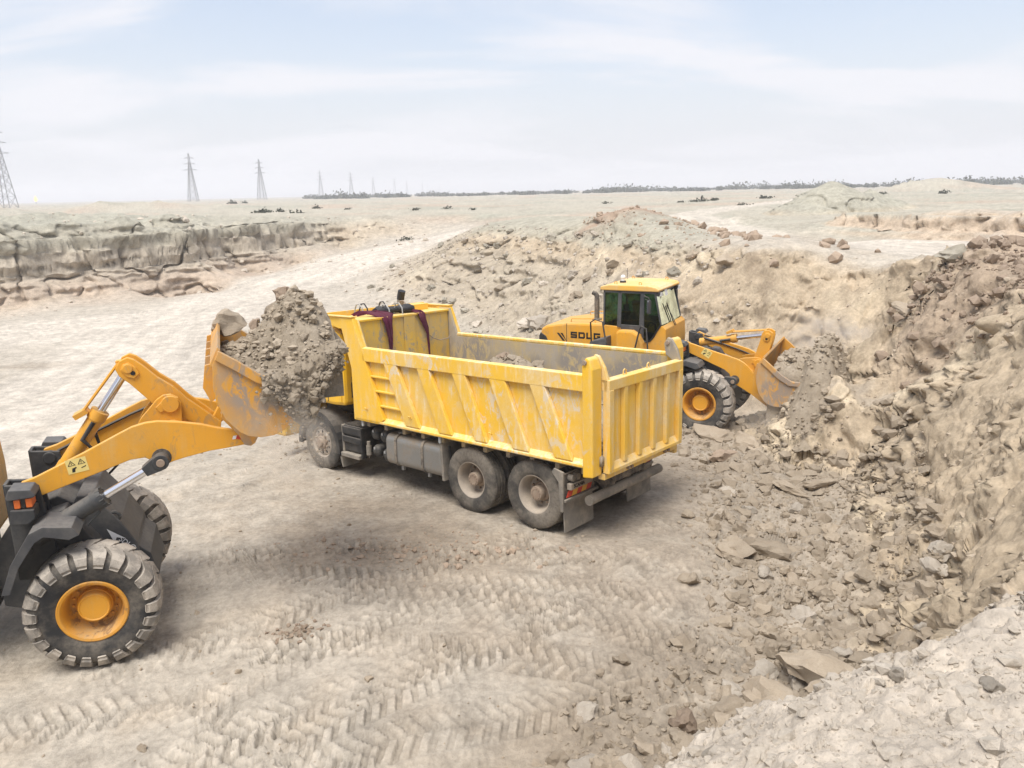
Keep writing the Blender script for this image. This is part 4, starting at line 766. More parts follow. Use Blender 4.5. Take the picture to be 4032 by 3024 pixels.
    for s in (-1, 1):
        y0, y1 = s*.755, s*.80
        fr_.prism([(-2.44, 2.30), (-2.44, 3.16), (-2.40, 3.16), (-2.40, 2.30)], y0, y1).prism([(-2.10, 2.25), (-2.07, 3.16), (-1.985, 3.16), (-2.0, 2.25)], y0, y1).prism([(-1.56, 2.2), (-1.53, 3.16), (-1.44, 3.16), (-1.44, 1.99), (-1.47, 1.99)], y0, y1)
        fr_.prism([(-2.0, 2.25), (-2.0, 2.36), (-1.55, 2.36), (-1.50, 2.40), (-1.47, 2.36), (-1.46, 2.15), (-1.55, 2.18)], y0-s*.004, y1+s*.004).box(-2.44, -1.12, min(y0, y1), max(y0, y1), 3.10, 3.157)
        fr_.prism([(-1.22, 3.16), (-1.18, 3.16), (-1.02, 2.40), (-1.05, 2.38)], y0, y1)
        for z in (.0,): fr_.box(-1.80, -1.68, min(y1, y1+s*.012), max(y1, y1+s*.012), 2.24, 2.30)
    fr_.box(-2.44, -2.40, -.755, .755, 3.10, 3.157).box(-2.44, -2.40, -.755, .755, 2.30, 2.36).box(-1.22, -1.16, -.755, .755, 3.10, 3.157)
    fr_.build('cab_frame', 'fender', g, .006)
    for s in (-1, 1):
        y = s*.775
        for nm, poly in (('rear_side_pane', [(-2.40, 2.33), (-2.40, 3.12), (-2.07, 3.12), (-2.09, 2.30)]), ('door_pane', [(-2.0, 2.36), (-1.985, 3.12), (-1.535, 3.12), (-1.55, 2.36)]),
                         ('front_side_pane', [(-1.44, 2.0), (-1.44, 3.12), (-1.20, 3.12), (-1.04, 2.39), (-1.12, 2.27), (-1.20, 2.12), (-1.28, 2.02), (-1.36, 1.985)])):
            MB().prism(poly, y-.003, y+.003).build(nm, 'glass', g)
        gk = [(-1.435, 2.0), (-1.36, 1.985), (-1.28, 2.02), (-1.20, 2.12), (-1.12, 2.27), (-1.045, 2.385)]; MB().tube([(p[0], s*.805, p[1]) for p in gk], .02, 6).build('window_gasket', 'decalblack', g, smooth=50)
    MB().add([(-1.20, -.755, 3.11), (-1.03, -.755, 2.395), (-.98, 0, 2.395), (-1.03, .755, 2.395), (-1.20, .755, 3.11), (-1.15, 0, 3.11)], [(0, 1, 2, 5), (5, 2, 3, 4)]).build('windscreen', 'windscreen', g, smooth=60)
    MB().add([(-2.42, -.755, 2.36), (-2.42, .755, 2.36), (-2.42, .755, 3.1), (-2.42, -.755, 3.1)], [(0, 1, 2, 3)]).build('rear_pane', 'glass', g)
    MB().tube([(-.90, -.10, 2.30), (-.955, -.13, 2.42), (-1.06, -.30, 2.85)], .012, 5).tube([(-.90, -.02, 2.30), (-.965, -.05, 2.45), (-1.07, -.25, 2.78)], .008, 5).build('wiper', 'decalblack', g)
    MB().add([(-1.12, -.33, 3.20), (-1.09, -.33, 3.02), (-1.09, -.13, 3.02), (-1.12, -.13, 3.20)], [(0, 1, 2, 3)]).build('windscreen_sign', 'white', g, label='white paper sign on the windscreen top')
    for s in (-1, 1):
        mr = MB().tube([(-1.42, s*.80, 3.06), (-1.38, s*1.0, 3.08), (-1.25, s*1.05, 3.05), (-1.23, s*1.05, 2.95)], .012, 6).tube([(-1.42, s*.80, 2.98), (-1.25, s*1.04, 2.98)], .010, 6).build('mirror_arm', 'black', g, smooth=50)
        MB().prism([(.955, 2.70), (.965, 2.97), (1.0, 3.0), (1.12, 3.0), (1.15, 2.97), (1.15, 2.72), (1.12, 2.69), (.98, 2.68)] if s > 0 else [(-.955, 2.70), (-.965, 2.97), (-1.0, 3.0), (-1.12, 3.0), (-1.15, 2.97), (-1.15, 2.72), (-1.12, 2.69), (-.98, 2.68)], -1.265, -1.215, 'x').build('mirror', 'mirror', mr, .012)
        lm = MB().prism([(-1.20, 3.07), (-1.10, 3.05), (-1.06, 3.13), (-1.16, 3.16)], s*.62, s*.80).build('work_light', 'black', g, .008); MB().box(-1.085, -1.055, min(s*.64, s*.78), max(s*.64, s*.78), 3.06, 3.135).build('lamp_lens', 'lampglass', lm)
    bc = MB().cyl((-2.14, -.30, 3.28), (-2.14, -.30, 3.33), .075, n=16).build('beacon_base', 'black', g, .008); MB().cyl((-2.14, -.30, 3.33), (-2.14, -.30, 3.37), .045, n=14).dome((-2.14, -.30, 3.41), .06).build('beacon_globe', 'lampglass', bc, smooth=60)
    for (x, y) in ((-2.2, -.62), (-1.6, -.62), (-2.2, .62), (-1.35, .62)):
        MB().tube([(x+.032*math.cos(a), y, 3.31+.032*math.sin(a)) for a in [i*math.pi/5 for i in range(11)]], .009, 6).build('lifting_eye', 'loader', rf, smooth=60)
    MB().cyl((-2.3, .45, 3.27), (-2.3, .45, 3.55), .006, n=6).build('antenna', 'black', g)
    # cab interior
    MB().box(-2.15, -1.72, -.24, .24, 1.75, 1.9).prism([(-2.28, 1.85), (-2.16, 1.85), (-2.10, 2.55), (-2.20, 2.58)], -.24, .24).prism([(-2.2, 2.58), (-2.12, 2.56), (-2.13, 2.74), (-2.2, 2.74)], -.13, .13).box(-2.05, -1.8, -.1, .1, 1.35, 1.75).build('driver_seat', 'seat', g, .03)
    MB().prism([(-1.04, 1.35), (-1.30, 1.35), (-1.28, 2.0), (-1.14, 2.20), (-1.05, 2.26)], -.5, .5).build('dashboard', 'console', g, .02)
    sw = MB().tube([(-1.36, 0, 1.9), (-1.42, 0, 2.28)], .03, 8); n_ = 20
    for k in range(n_):
        a, b = 2*math.pi*k/n_, 2*math.pi*(k+1)/n_; F = lambda t: (-1.42+.10*math.cos(t)*1.0, .2*math.sin(t), 2.30+.13*math.cos(t)*.6); sw.cyl(F(a), F(b), .016, n=6)
    sw.build('steering_wheel', 'black', g, smooth=50)
    if setback:                                            # this machine's rear half stands a little further back
        for o in g.children:
            if o not in front_parts or (o.name.split('.')[0] == 'wheel' and o.location.x < -1): o.location.x -= setback
    place(g, *pose)
    return g
GZF = lambda x, y: float(height(np.array([x]), np.array([y]), detail=False)[0])
L1P = (-5.02, 8.81, .346, .10); L2P = (4.723, 17.895, -.491, -.36)
near_loader = make_loader('wheel_loader', 'yellow wheel loader at the left edge lifting a heaped bucket', L1P, .14, .89, .932, .645, .16)
far_loader = make_loader('wheel_loader', 'yellow wheel loader with a green glazed cab digging into the bank behind the truck', L2P, -.54, .80)

# ---------------------------------------------------------------- dump truck
def truck_wheel(parent, x, y, z, s, front, dual=False):
    R = .54
    key = 'tf' if front else 'tr'
    if 'ttyre' not in _wm:
        h = [(.285, .11), (.305, .135), (.36, .148), (.44, .150), (.50, .143), (.525, .128), (.535, .105), (R, .10), (R, .075), (.528, .072), (.528, .060), (R, .057), (R, .018), (.528, .015), (.528, .004)]
        _wm['ttyre'] = MB().lathe([(r, -yy) for r, yy in h]+[(r, yy) for r, yy in h[::-1]], 64, ring=True).mesh('tyre', 40); _wm['ttyre'].materials.append(MT['rubber'])
        tb = MB()
        for k in range(72):
            for sd in (-1, 1):
                a = 2*math.pi*(k+.25*(sd+1))/72; st = []
                for rr, yy in ((R+.004, .08), (R+.002, .112), (.525, .134)):
                    for hh in (-.030, .030): st.append((rr*math.cos(a+hh), sd*yy, rr*math.sin(a+hh)))
                for rr, yy in ((R-.02, .08), (R-.02, .10), (.50, .125)):
                    for hh in (-.030, .030): st.append((rr*math.cos(a+hh), sd*yy, rr*math.sin(a+hh)))
                tb.add(st, [(0, 1, 3, 2), (2, 3, 5, 4), (0, 2, 8, 6), (1, 7, 9, 3), (2, 4, 10, 8), (3, 9, 11, 5), (0, 6, 7, 1), (4, 5, 11, 10)])
        _wm['ttread'] = tb.mesh('tread'); _wm['ttread'].materials.append(MT['rubber'])
        # front disc with ten hand holes
        prof = [(.30, -.12), (.302, .118), (.312, .13), (.300, .135), (.285, .118), (.272, .09)]; mb = MB().lathe(prof, 60)
        rings = [(.272, .09), (.262, .100), (.238, .108), (.212, .112), (.188, .114), (.15, .116), (.13, .112)]; n_ = 60
        for k in range(n_):
            for i in range(len(rings)-1):
                if i in (2, 3) and k % 6 in (2, 3): continue
                q = []
                for (r, yy), kk in ((rings[i], k), (rings[i+1], k), (rings[i+1], k+1), (rings[i], k+1)): q.append((r*math.cos(2*math.pi*kk/n_), yy, r*math.sin(2*math.pi*kk/n_)))
                mb.add(q, [(0, 1, 2, 3)])
        _wm['tf'] = mb.mesh('wheel', 35); hubf = MB().lathe([(.135, .10), (.13, .15), (.10, .165), (.085, .16), (.075, .20), (.0, .205)], 28)
        for k in range(10): a = 2*math.pi*(k+.5)/10; hubf.cyl((.165*math.cos(a), .112, .165*math.sin(a)), (.165*math.cos(a), .15, .165*math.sin(a)), .018, n=6)
        _wm['hf'] = hubf.mesh('hub', 35)
        prof = [(.30, -.12), (.302, .118), (.315, .13), (.300, .137), (.28, .122), (.262, .07), (.25, -.02), (.235, -.075), (.14, -.10), (.12, -.10)]
        _wm['tr'] = MB().lathe(prof, 56).mesh('wheel', 40)
        hubr = MB().lathe([(.155, -.10), (.15, -.05), (.115, -.03), (.112, .07), (.105, .085), (.04, .09), (.0, .09)], 28)
        for k in range(10): a = 2*math.pi*(k+.5)/10; hubr.cyl((.185*math.cos(a), -.10, .185*math.sin(a)), (.185*math.cos(a), -.05, .185*math.sin(a)), .018, n=6); hubr.cyl((.078*math.cos(a), .085, .078*math.sin(a)), (.078*math.cos(a), .10, .078*math.sin(a)), .012, n=6)
        _wm['hr'] = hubr.mesh('hub', 35)
        for k in ('tf', 'tr'): _wm[k].materials.append(MT['wheel'])
        for k in ('hf', 'hr'): _wm[k].materials.append(MT['hub'])
    wh = bpy.data.objects.new('wheel', _wm[key]); C.objects.link(wh); wh.parent = parent; wh.location = (x, y, z); wh.rotation_euler = (0, random.random()*6, 0 if s > 0 else math.pi); wh.rotation_mode = 'ZYX' if False else 'XYZ'
    for nm, k in (('tyre', 'ttyre'), ('tread', 'ttread'), ('hub', 'hf' if front else 'hr')):
        o = bpy.data.objects.new(nm, _wm[k]); C.objects.link(o); o.parent = wh
    if dual:
        for nm, k in (('inner_tyre', 'ttyre'), ('inner_tread', 'ttread')):
            o = bpy.data.objects.new(nm, _wm[k]); C.objects.link(o); o.parent = wh; o.location = (0, -.33, 0)
    return wh
TR = empty('dump_truck'); tag(TR, 'yellow three axle dump truck with an open ribbed tipper body seen from its rear', 'dump truck')
XM, XF = 1.317, 5.332
for s in (-1, 1):
    truck_wheel(TR, 0, s*1.03, .575, s, False, True); truck_wheel(TR, XM, s*1.03, .545, s, False, True); truck_wheel(TR, XF, s*1.03, .54, s, True)
for s in (-1, 1):
    MB().box(-.95, 6.3, s*.42-.04, s*.42+.04, .72, .98).build('frame_rail', 'chassis', TR, .008)
MB().cyl((0, -.8, .575), (0, .8, .575), .10, n=14).dome((0, 0, .575), .24).cyl((XM, -.8, .545), (XM, .8, .545), .10, n=14).dome((XM, 0, .545), .24).build('rear_axles', 'chassis', TR, smooth=40)
MB().cyl((XF, -.9, .54), (XF, .9, .54), .07, n=12).box(XF-.5, XF+.5, -.5, -.4, .62, .7).box(XF-.5, XF+.5, .4, .5, .62, .7).build('front_axle', 'chassis', TR, smooth=40)
MB().box(4.6, 6.2, -.38, .38, .6, 1.3).box(3.0, 4.6, -.25, .25, .65, .95).build('engine_block', 'black', TR, .03)
for k, x in enumerate((-.9, .6, 2.0, 3.2)): MB().box(x-.06, x+.06, -.42, .42, .76, .94).build('cross_member', 'chassis', TR, .006)
# --- tipper body
W2 = 1.267
sidep = [(-1.0, 1.21), (-1.0, 2.50), (3.80, 2.50), (4.0, 3.02), (4.30, 3.02), (4.10, 2.15), (4.10, 1.21)]
body = empty('tipper_body', parent=TR)
fl_ = MB().box(-1.16, 4.08, -1.13, 1.14, 1.14, 1.21); fl_.box(-1.1, 4.05, -.55, -.42, .985, 1.14).box(-1.1, 4.05, .42, .55, .985, 1.14)
for k in range(11): fl_.box(-.95+.48*k, -.87+.48*k, -1.14, 1.14, 1.06, 1.14)
fl_.build('bed_floor', 'bedin', TR, .006)
bpy.data.objects.remove(body)
FB = [(3.736, 2.30), (3.31, 1.28)]                                       # slanted edge of the front band
ribs = [((3.249, 2.928), (2.734, 2.381)), ((2.406, 2.111), (1.924, 1.617)), ((1.585, 1.292), (1.111, .848)), ((.788, .461), (.323, .007)), ((-.018, -.30), (-.474, -.797))]
for s in (1, -1):
    sd = MB().prism(sidep, s*1.14, s*1.185).build('side_wall', 'truckside' if s > 0 else 'bedin', TR, .005)
    MB().prism([p if p[0] > -1 else (-.99, p[1]) for p in [(-1.0, 1.23), (-1.0, 2.47), (3.79, 2.47), (4.0, 3.0), (4.02, 1.23)]], s*1.128, s*1.138).build('inner_lining', 'bedin', sd)
    MB().prism([(s*1.14, 2.30), (s*1.14, 2.53), (s*1.18, 2.545), (s*W2, 2.53), (s*W2, 2.30), (s*1.19, 2.275)], -1.0, 3.80, 'x').build('top_rail', 'truckside', sd, .008)
    MB().prism([(s*1.14, 1.20), (s*W2, 1.20), (s*W2, 1.235), (s*1.19, 1.30), (s*1.18, 1.30)], -1.0, 4.09, 'x').build('bottom_rail', 'truckside', sd, .005)
    MB().prism([(3.80, 2.50), (4.03, 3.05), (4.41, 3.05), (4.13, 2.14), (4.13, 1.19), (3.46, 1.19), (3.31, 1.28), (3.736, 2.30)], s*1.186, s*W2).build('front_band', 'truck', sd, .008)
    for (t0, t1), (b0, b1) in ribs:
        MB().prism([(t0, 2.315), (t1, 2.315), (b1, 1.262), (b0, 1.262)], s*1.186, s*(W2-.004)).build('side_rib', 'truckside', sd, .012)
    for z, x0, x1 in ((2.035, 3.64, 3.11), (1.777, 3.53, 2.985), (1.52, 3.42, 2.86)):
        MB().box(x1-.02, x0+.02, min(s*1.186, s*1.245), max(s*1.186, s*1.245), z-.014, z+.014).build('ladder_rung', 'truck', sd, .004)
    for x in (3.75, 2.60, .75): MB().tube([(x-.03, s*1.275, 1.42), (x-.025, s*1.30, 1.45), (x+.02, s*1.30, 1.455), (x+.03, s*1.275, 1.43)], .009, 5).build('rope_hook', 'truck', sd)
    for x in (3.95, 1.95): MB().prism([(x-.03, 1.2), (x+.03, 1.2), (x+.03, 1.09), (x+.01, 1.07), (x-.02, 1.08)], s*1.20, s*1.23).build('body_lug', 'grey', sd, .004)
    # rear corner post with its rounded top plate
    MB().prism([(-1.165, 1.08), (-.99, 1.06), (-.985, 2.66), (-1.05, 2.79), (-1.11, 2.76), (-1.16, 2.62), (-1.165, 2.3)], s*1.05, s*1.285).build('rear_post', 'truck', sd, .02)
    MB().prism([(-1.0, 2.52), (-.97, 2.70), (-1.03, 2.80), (-1.10, 2.78), (-1.20, 2.62), (-1.26, 2.44), (-1.26, 2.15), (-1.23, 2.05), (-1.18, 2.40)], s*.985, s*1.045).build('hinge_plate', 'tailgate' if s > 0 else 'bedin', sd, .012)
    MB().cyl((-1.04, s*.96, 2.715), (-1.04, s*1.31, 2.715), .035, n=14).build('hinge_pin', 'hub', sd, .006)
# headboard, canopy over the cab
hb = MB().prism([(3.99, 1.21), (4.06, 1.21), (4.09, 2.95), (4.03, 2.98)], -1.13, 1.13).build('headboard', 'headin', TR, .006)
MB().prism([(3.975, 1.25), (3.99, 1.25), (4.02, 2.96), (4.005, 2.96)], -.22, .06).build('headboard_stiffener', 'headin', hb, .004)
cn_ = MB().box(4.0, 4.86, -1.18, 1.18, 2.96, 3.0).build('canopy', 'truck', TR, .006)
MB().box(4.84, 4.88, -1.25, 1.25, 2.93, 3.10).build('canopy_front_lip', 'truck', cn_, .006)
for s in (-1, 1): MB().prism([(4.03, 2.85), (4.03, 3.05), (4.88, 3.06), (4.88, 2.94), (4.45, 2.84)], s*1.20, s*1.25).build('canopy_side_lip', 'truck', cn_, .006); MB().box(4.02, 4.9, min(s*1.17, s*1.29), max(s*1.17, s*1.29), 3.055, 3.075).build('canopy_cap_strip', 'tailgate', cn_, .005)
MB().box(4.40, 4.62, -.95, -.35, 3.0, 3.12).build('canopy_box', 'truck', cn_, .01)
ex = MB().cyl((4.86, -.62, 1.5), (4.86, -.62, 3.08), .075, n=16).tube([(4.86, -.62, 3.05), (4.855, -.62, 3.16), (4.83, -.62, 3.28), (4.80, -.62, 3.36)], .07, 14).build('exhaust_stack', 'tank', TR, smooth=40)
MB().tube([(4.85, -.62, 3.20), (4.83, -.62, 3.285), (4.795, -.62, 3.375)], .076, 14).build('exhaust_tip', 'decalblack', ex, smooth=40)
# tailgate
tg = MB().box(-1.220, -1.170, -1.04, 1.04, 1.16, 2.44).build('tailgate', 'tailgate', TR, .008)
MB().prism([(-1.145, 2.30), (-1.145, 2.45), (-1.180, 2.465), (-1.285, 2.45), (-1.285, 2.30), (-1.225, 2.28)], -1.045, 1.045).build('tailgate_top_rail', 'tailgate', tg, .01)
MB().prism([(-1.175, 1.10), (-1.285, 1.10), (-1.285, 1.15), (-1.223, 1.24), (-1.175, 1.24)], -1.045, 1.045).build('tailgate_bottom_rail', 'tailgate', tg, .008)
for y in (.60, .20, -.20, -.60):
    MB().prism([(-1.222, y-.065), (-1.280, y-.04), (-1.280, y+.04), (-1.222, y+.065)], 1.20, 2.31, 'z').build('tailgate_rib', 'tailgate', tg, .006)
for s in (-1, 1): MB().box(-1.290, -1.170, min(s*.93, s*1.043), max(s*.93, s*1.043), 1.14, 2.31).build('tailgate_end_post', 'tailgate', tg, .01)
for y in (.55, -.1): MB().tube([(-1.215, y-.04, 2.45), (-1.215, y-.035, 2.52), (-1.215, y, 2.54), (-1.215, y+.035, 2.52), (-1.215, y+.04, 2.45)], .010, 6).build('tailgate_eye', 'tailgate', tg, smooth=50)
sill = MB().box(-1.205, -1.095, -1.045, 1.045, 1.0, 1.09).build('rear_sill', 'tailgate', TR, .008)
for y in (.45, .36, -.62, -.72): MB().cyl((-1.205, y, 1.05), (-1.245, y, 1.05), .028, n=10).build('latch_bolt', 'hub', sill)
MB().box(-1.205, -1.085, -1.04, -.96, .93, 1.0).build('sill_bracket', 'tailgate', sill, .006)
# rear underrun, mudguards, flaps
ub = MB().cyl((-.90, -1.0, .62), (-.90, 1.0, .62), .075, n=20).build('underrun_bar', 'flap', TR, smooth=40)
for y in (.40, -.40): MB().prism([(-.72, .90), (-.66, .72), (-.84, .58), (-.93, .62), (-.79, .78), (-.74, .98)], y-.05, y+.05).build('underrun_bracket', 'chassis', ub, .006)
for s in (-1, 1):
    bp_ = MB().box(-.62, -.58, min(s*.45, s*1.24), max(s*.45, s*1.24), .62, 1.02).build('light_panel', 'chassis', TR, .006)
    MB().box(-.66, -.62, min(s*.40, s*1.24), max(s*.40, s*1.24), .60, .64).build('panel_rail', 'flap', bp_, .006)
    MB().prism([(-.625, .12), (-.60, .62), (-.585, .62), (-.605, .12)], s*.48, s*1.22).build('mud_flap', 'flap', TR, .004)
    MB().prism([(-.63, 1.06), (-.46, 1.10), (-.42, 1.04), (-.54, .90), (-.57, .45), (-.62, .45)], s*1.225, s*1.262).build('guard_bracket', 'flap', TR, .006)
    for k, y in enumerate((1.10, .98)): MB().cyl((-.62, s*y, .95), (-.71, s*y, .95), .052, n=16).build('tail_lamp', 'flap', bp_, .006)
    MB().box(-.70, -.62, min(s*.60, s*1.16), max(s*.60, s*1.16), .775, .872).build('maker_plate', 'wheel', bp_, .008)
    text_mesh('SCANIA', .076, 'plate_lettering', 'decalblack', bp_, Matrix.Translation((-.7035, s*.96, .823)) @ Matrix.Rotation(math.radians(90), 4, 'X') @ Matrix.Rotation(math.radians(-90), 4, 'Y'), .002)
    for k in range(5):
        y0 = 1.18-.12*k; z0 = .655; z1 = .76; sh = .06
        q = [(s*y0, z0), (s*(y0-.12), z0), (s*(y0-.12-sh), z1), (s*(y0-sh), z1)] if s > 0 else [(s*y0, z0), (s*(y0-.12), z0), (s*(y0-.12-sh), z1), (s*(y0-sh), z1)]
        MB().prism(q, -.632, -.622, 'x').build('hazard_stripe', 'red' if k % 2 == 0 else 'stripey', bp_)
# front mudguard, steps, tanks
for s in (-1, 1):
    o_ = [(XF+.66*math.cos(a), .50+.68*math.sin(a)) for a in [math.pi*(-.02+1.06*i/16) for i in range(17)]]; i_ = [(XF+.62*math.cos(a), .50+.64*math.sin(a)) for a in [math.pi*(-.02+1.06*i/16) for i in range(17)]]
    mg = MB().prism(o_+i_[::-1], s*.78, s*1.19).prism([(XF+(.66+.0)*math.cos(a), .50+.68*math.sin(a)) for a in [math.pi*(-.02+1.06*i/16) for i in range(17)]]+[(XF+.56*math.cos(a), .50+.585*math.sin(a)) for a in [math.pi*(-.02+1.06*i/16) for i in range(17)]][::-1], s*1.19, s*1.24).build('front_mudguard', 'black', TR, .015)
    MB().box(5.38, 5.52, min(s*1.24, s*1.262), max(s*1.24, s*1.262), 1.10, 1.22).build('side_marker', 'amber', mg, .008)
    MB().prism([(4.75, .35), (4.70, .16), (4.66, .16), (4.70, .38)], s*.80, s*1.18).build('mud_flap', 'flap', TR)
# battery box on the left with treads on top
bb = MB().box(4.05, 4.62, .48, 1.16, .50, 1.0).build('battery_box', 'black', TR, .02)
for k in range(9): MB().box(4.07+.062*k, 4.10+.062*k, .55, 1.14, 1.0, 1.018).build('step_tread', 'black', bb)
MB().box(4.06, 4.62, 1.16, 1.20, .84, .98).build('box_band', 'black', bb, .015); MB().box(4.06, 4.62, 1.16, 1.205, .68, .80).build('box_band', 'black', bb, .015)
MB().cyl((4.16, 1.16, .60), (4.16, 1.165, .60), .075, n=18).build('box_opening', 'decalblack', bb); MB().box(4.10, 4.64, 1.12, 1.24, .40, .48).build('cab_step', 'flap', bb, .012); MB().box(4.60, 4.66, 1.10, 1.18, .42, 1.0).build('box_edge', 'flap', bb, .01); MB().box(4.05, 4.09, 1.10, 1.2, .42, 1.0).build('box_edge', 'black', bb, .01)
fl2 = MB().cyl((3.97, 1.10, .50), (3.97, 1.10, .68), .05, n=14).cyl((3.97, 1.10, .68), (3.97, 1.10, .76), .035, n=10).cyl((3.97, 1.10, .44), (3.97, 1.10, .5), .012, n=8).build('air_dryer', 'flap', TR, .006)
for (x, z) in ((3.80, .92), (3.55, .90), (3.78, .60), (3.50, .57)):
    a_ = MB().lathe([(0, 0), (.06, -.01), (.10, -.04), (.118, -.09), (.12, -.7), (.10, -.75), (0, -.76)], 24, (x, 1.12, z)).build('air_tank', 'air', TR, smooth=40); MB().box(x-.015, x+.018, 1.115, 1.125, z+.04, z+.08).build('tank_label', 'grey', a_)
ft = [(3.36, .62), (3.36, .98)]
def rrect(y0, y1, z0, z1, r, n=5): return arcp((y1-r, z1-r), r, 0, math.pi/2, n)+arcp((y0+r, z1-r), r, math.pi/2, math.pi, n)+arcp((y0+r, z0+r), r, math.pi, 1.5*math.pi, n)+arcp((y1-r, z0+r), r, 1.5*math.pi, 2*math.pi, n)
tk = MB().prism(rrect(.55, 1.20, .46, 1.02, .12), 1.95, 3.36, 'x').build('fuel_tank', 'tank', TR, .02)
MB().prism(rrect(.56, 1.19, .47, 1.01, .12), 1.935, 1.95, 'x').build('tank_end', 'tankend', tk)
for x in (3.10, 2.42): MB().prism(rrect(.54, 1.215, .45, 1.035, .125), x-.03, x+.03, 'x').build('tank_strap', 'chassis', tk, .004); MB().box(x-.03, x+.03, 1.02, 1.06, .36, .46).build('strap_foot', 'grey', tk)
MB().cyl((2.85, .98, 1.02), (2.85, .98, 1.07), .05, n=16).build('filler_cap', 'hub', tk, .006); MB().box(3.0, 3.18, .9, 1.05, 1.02, 1.045).build('tank_bracket', 'grey', tk, .006)
MB().tube([(1.90, 1.05, 1.0), (1.86, 1.07, .75), (1.90, 1.05, .62)], .018, 6).build('fuel_hose', 'black', tk)
for s in (1, -1): MB().prism([(1.93, 1.06), (1.99, 1.06), (1.95, .42), (1.90, .42)], s*.62, s*1.20).build('mud_flap', 'flap', TR, .004)
MB().box(2.2, 4.4, -1.15, -.55, .5, 1.0).build('right_tank', 'tank', TR, .08)
# cab
cp_ = [(4.52, 1.36), (4.50, 2.45), (4.56, 2.72), (4.75, 2.80), (6.2, 2.80), (6.55, 2.66), (6.80, 2.0), (6.85, 1.36), (6.6, 1.30), (5.95, 1.28), (5.3, 1.34), (4.9, 1.33)]
cb_ = MB().prism(cp_, -1.16, 1.16).build('cab', 'cab', TR, .07)
MB().prism([(4.60, 2.78), (4.66, 2.86), (6.1, 2.86), (6.4, 2.78)], -1.05, 1.05).build('cab_roof_panel', 'cab', cb_, .04)
for s in (-1, 1):
    MB().prism([(5.15, 2.02), (5.15, 2.62), (6.25, 2.62), (6.62, 2.02)], s*1.161, s*1.168).build('door_window', 'decalblack', cb_, .004)
    MB().box(5.02, 5.035, min(s*1.161, s*1.166), max(s*1.161, s*1.166), 1.40, 2.66).build('door_seam', 'decalblack', cb_); MB().prism([(4.60, 1.42), (4.68, 1.42), (4.68, 2.70), (4.62, 2.66)], s*1.158, s*1.18).build('cab_corner_rib', 'cab', cb_, .01)
    MB().prism([(4.40, 1.50), (4.40, 1.75), (4.43, 1.80), (4.50, 1.80), (4.52, 1.75), (4.52, 1.5)], s*.93, s*1.0).build('air_intake', 'decalblack', cb_)
MB().box(6.86, 6.87, -1.0, 1.0, 2.0, 2.0001).build('windscreen_edge', 'decalblack', cb_); MB().prism([(6.81, 1.98), (6.58, 2.62), (6.595, 2.63), (6.825, 1.99)], -1.02, 1.02).build('windscreen', 'decalblack', cb_)
MB().box(6.55, 6.95, -1.2, 1.2, .45, 1.25).build('front_bumper', 'cab', TR, .06)
MB().prism([(4.56, 1.55), (4.535, 1.75), (4.53, 1.9), (4.50, 1.9), (4.50, 1.55)], .86, .98).build('rear_vent', 'black', cb_, .01)
TRP = (1.0563, 11.9823, 2.4307, 0, -.0321, .0361)
TRM = place(TR, *TRP)
# ---------------------------------------------------------------- rocks, clods, rubble
def rock_data(seed, sub, cuts=7, jit=.10, flat=1.):
    rg = np.random.default_rng(seed); bm = bmesh.new(); bmesh.ops.create_icosphere(bm, subdivisions=sub, radius=1.)
    v = np.array([p.co[:] for p in bm.verts]); f = np.array([[q.index for q in p.verts] for p in bm.faces]); bm.free()
    for _ in range(cuts):
        nn = rg.normal(size=3); nn /= np.linalg.norm(nn); d = rg.uniform(.50, .85); k = np.maximum(v@nn-d, 0); v -= k[:, None]*nn*.96
    for fq, am in ((1.3, jit*1.2), (2.6, jit), (5.5, jit*.6)):
        o = rg.uniform(0, 50, 3); v *= (1+am*(pn(v[:, 0]*fq+o[0], v[:, 1]*fq+o[1]+v[:, 2]*1.7, seed)+pn(v[:, 2]*fq+o[2], v[:, 0]*fq*.7+v[:, 1]*.9, seed+3)))[:, None]
    v *= np.array([rg.uniform(.85, 1.25), rg.uniform(.7, 1.0), rg.uniform(.55, .85)*flat]); v /= np.abs(v).max(); return v, f
def np_mesh(name, v, f, mat, smooth=False):
    me = bpy.data.meshes.new(name); me.vertices.add(len(v)); me.vertices.foreach_set('co', np.asarray(v, np.float32).ravel()); k = f.shape[1]
    me.loops.add(f.size); me.loops.foreach_set('vertex_index', f.ravel().astype(np.int32)); me.polygons.add(len(f)); me.polygons.foreach_set('loop_start', (np.arange(len(f))*k).astype(np.int32)); me.polygons.foreach_set('loop_total', np.full(len(f), k, np.int32))
    me.update(); me.validate()
    me.polygons.foreach_set('use_smooth', np.full(len(f), bool(smooth)))
    me.materials.append(MT[mat] if isinstance(mat, str) else mat); return me
ROCKM = [np_mesh('clod', *rock_data(100+i, 3, 7, .15), 'clod') for i in range(10)]
for m_ in ROCKM:
    m_.polygons.foreach_set('use_smooth', np.ones(len(m_.polygons), bool)); m_.set_sharp_from_angle(angle=math.radians(24))
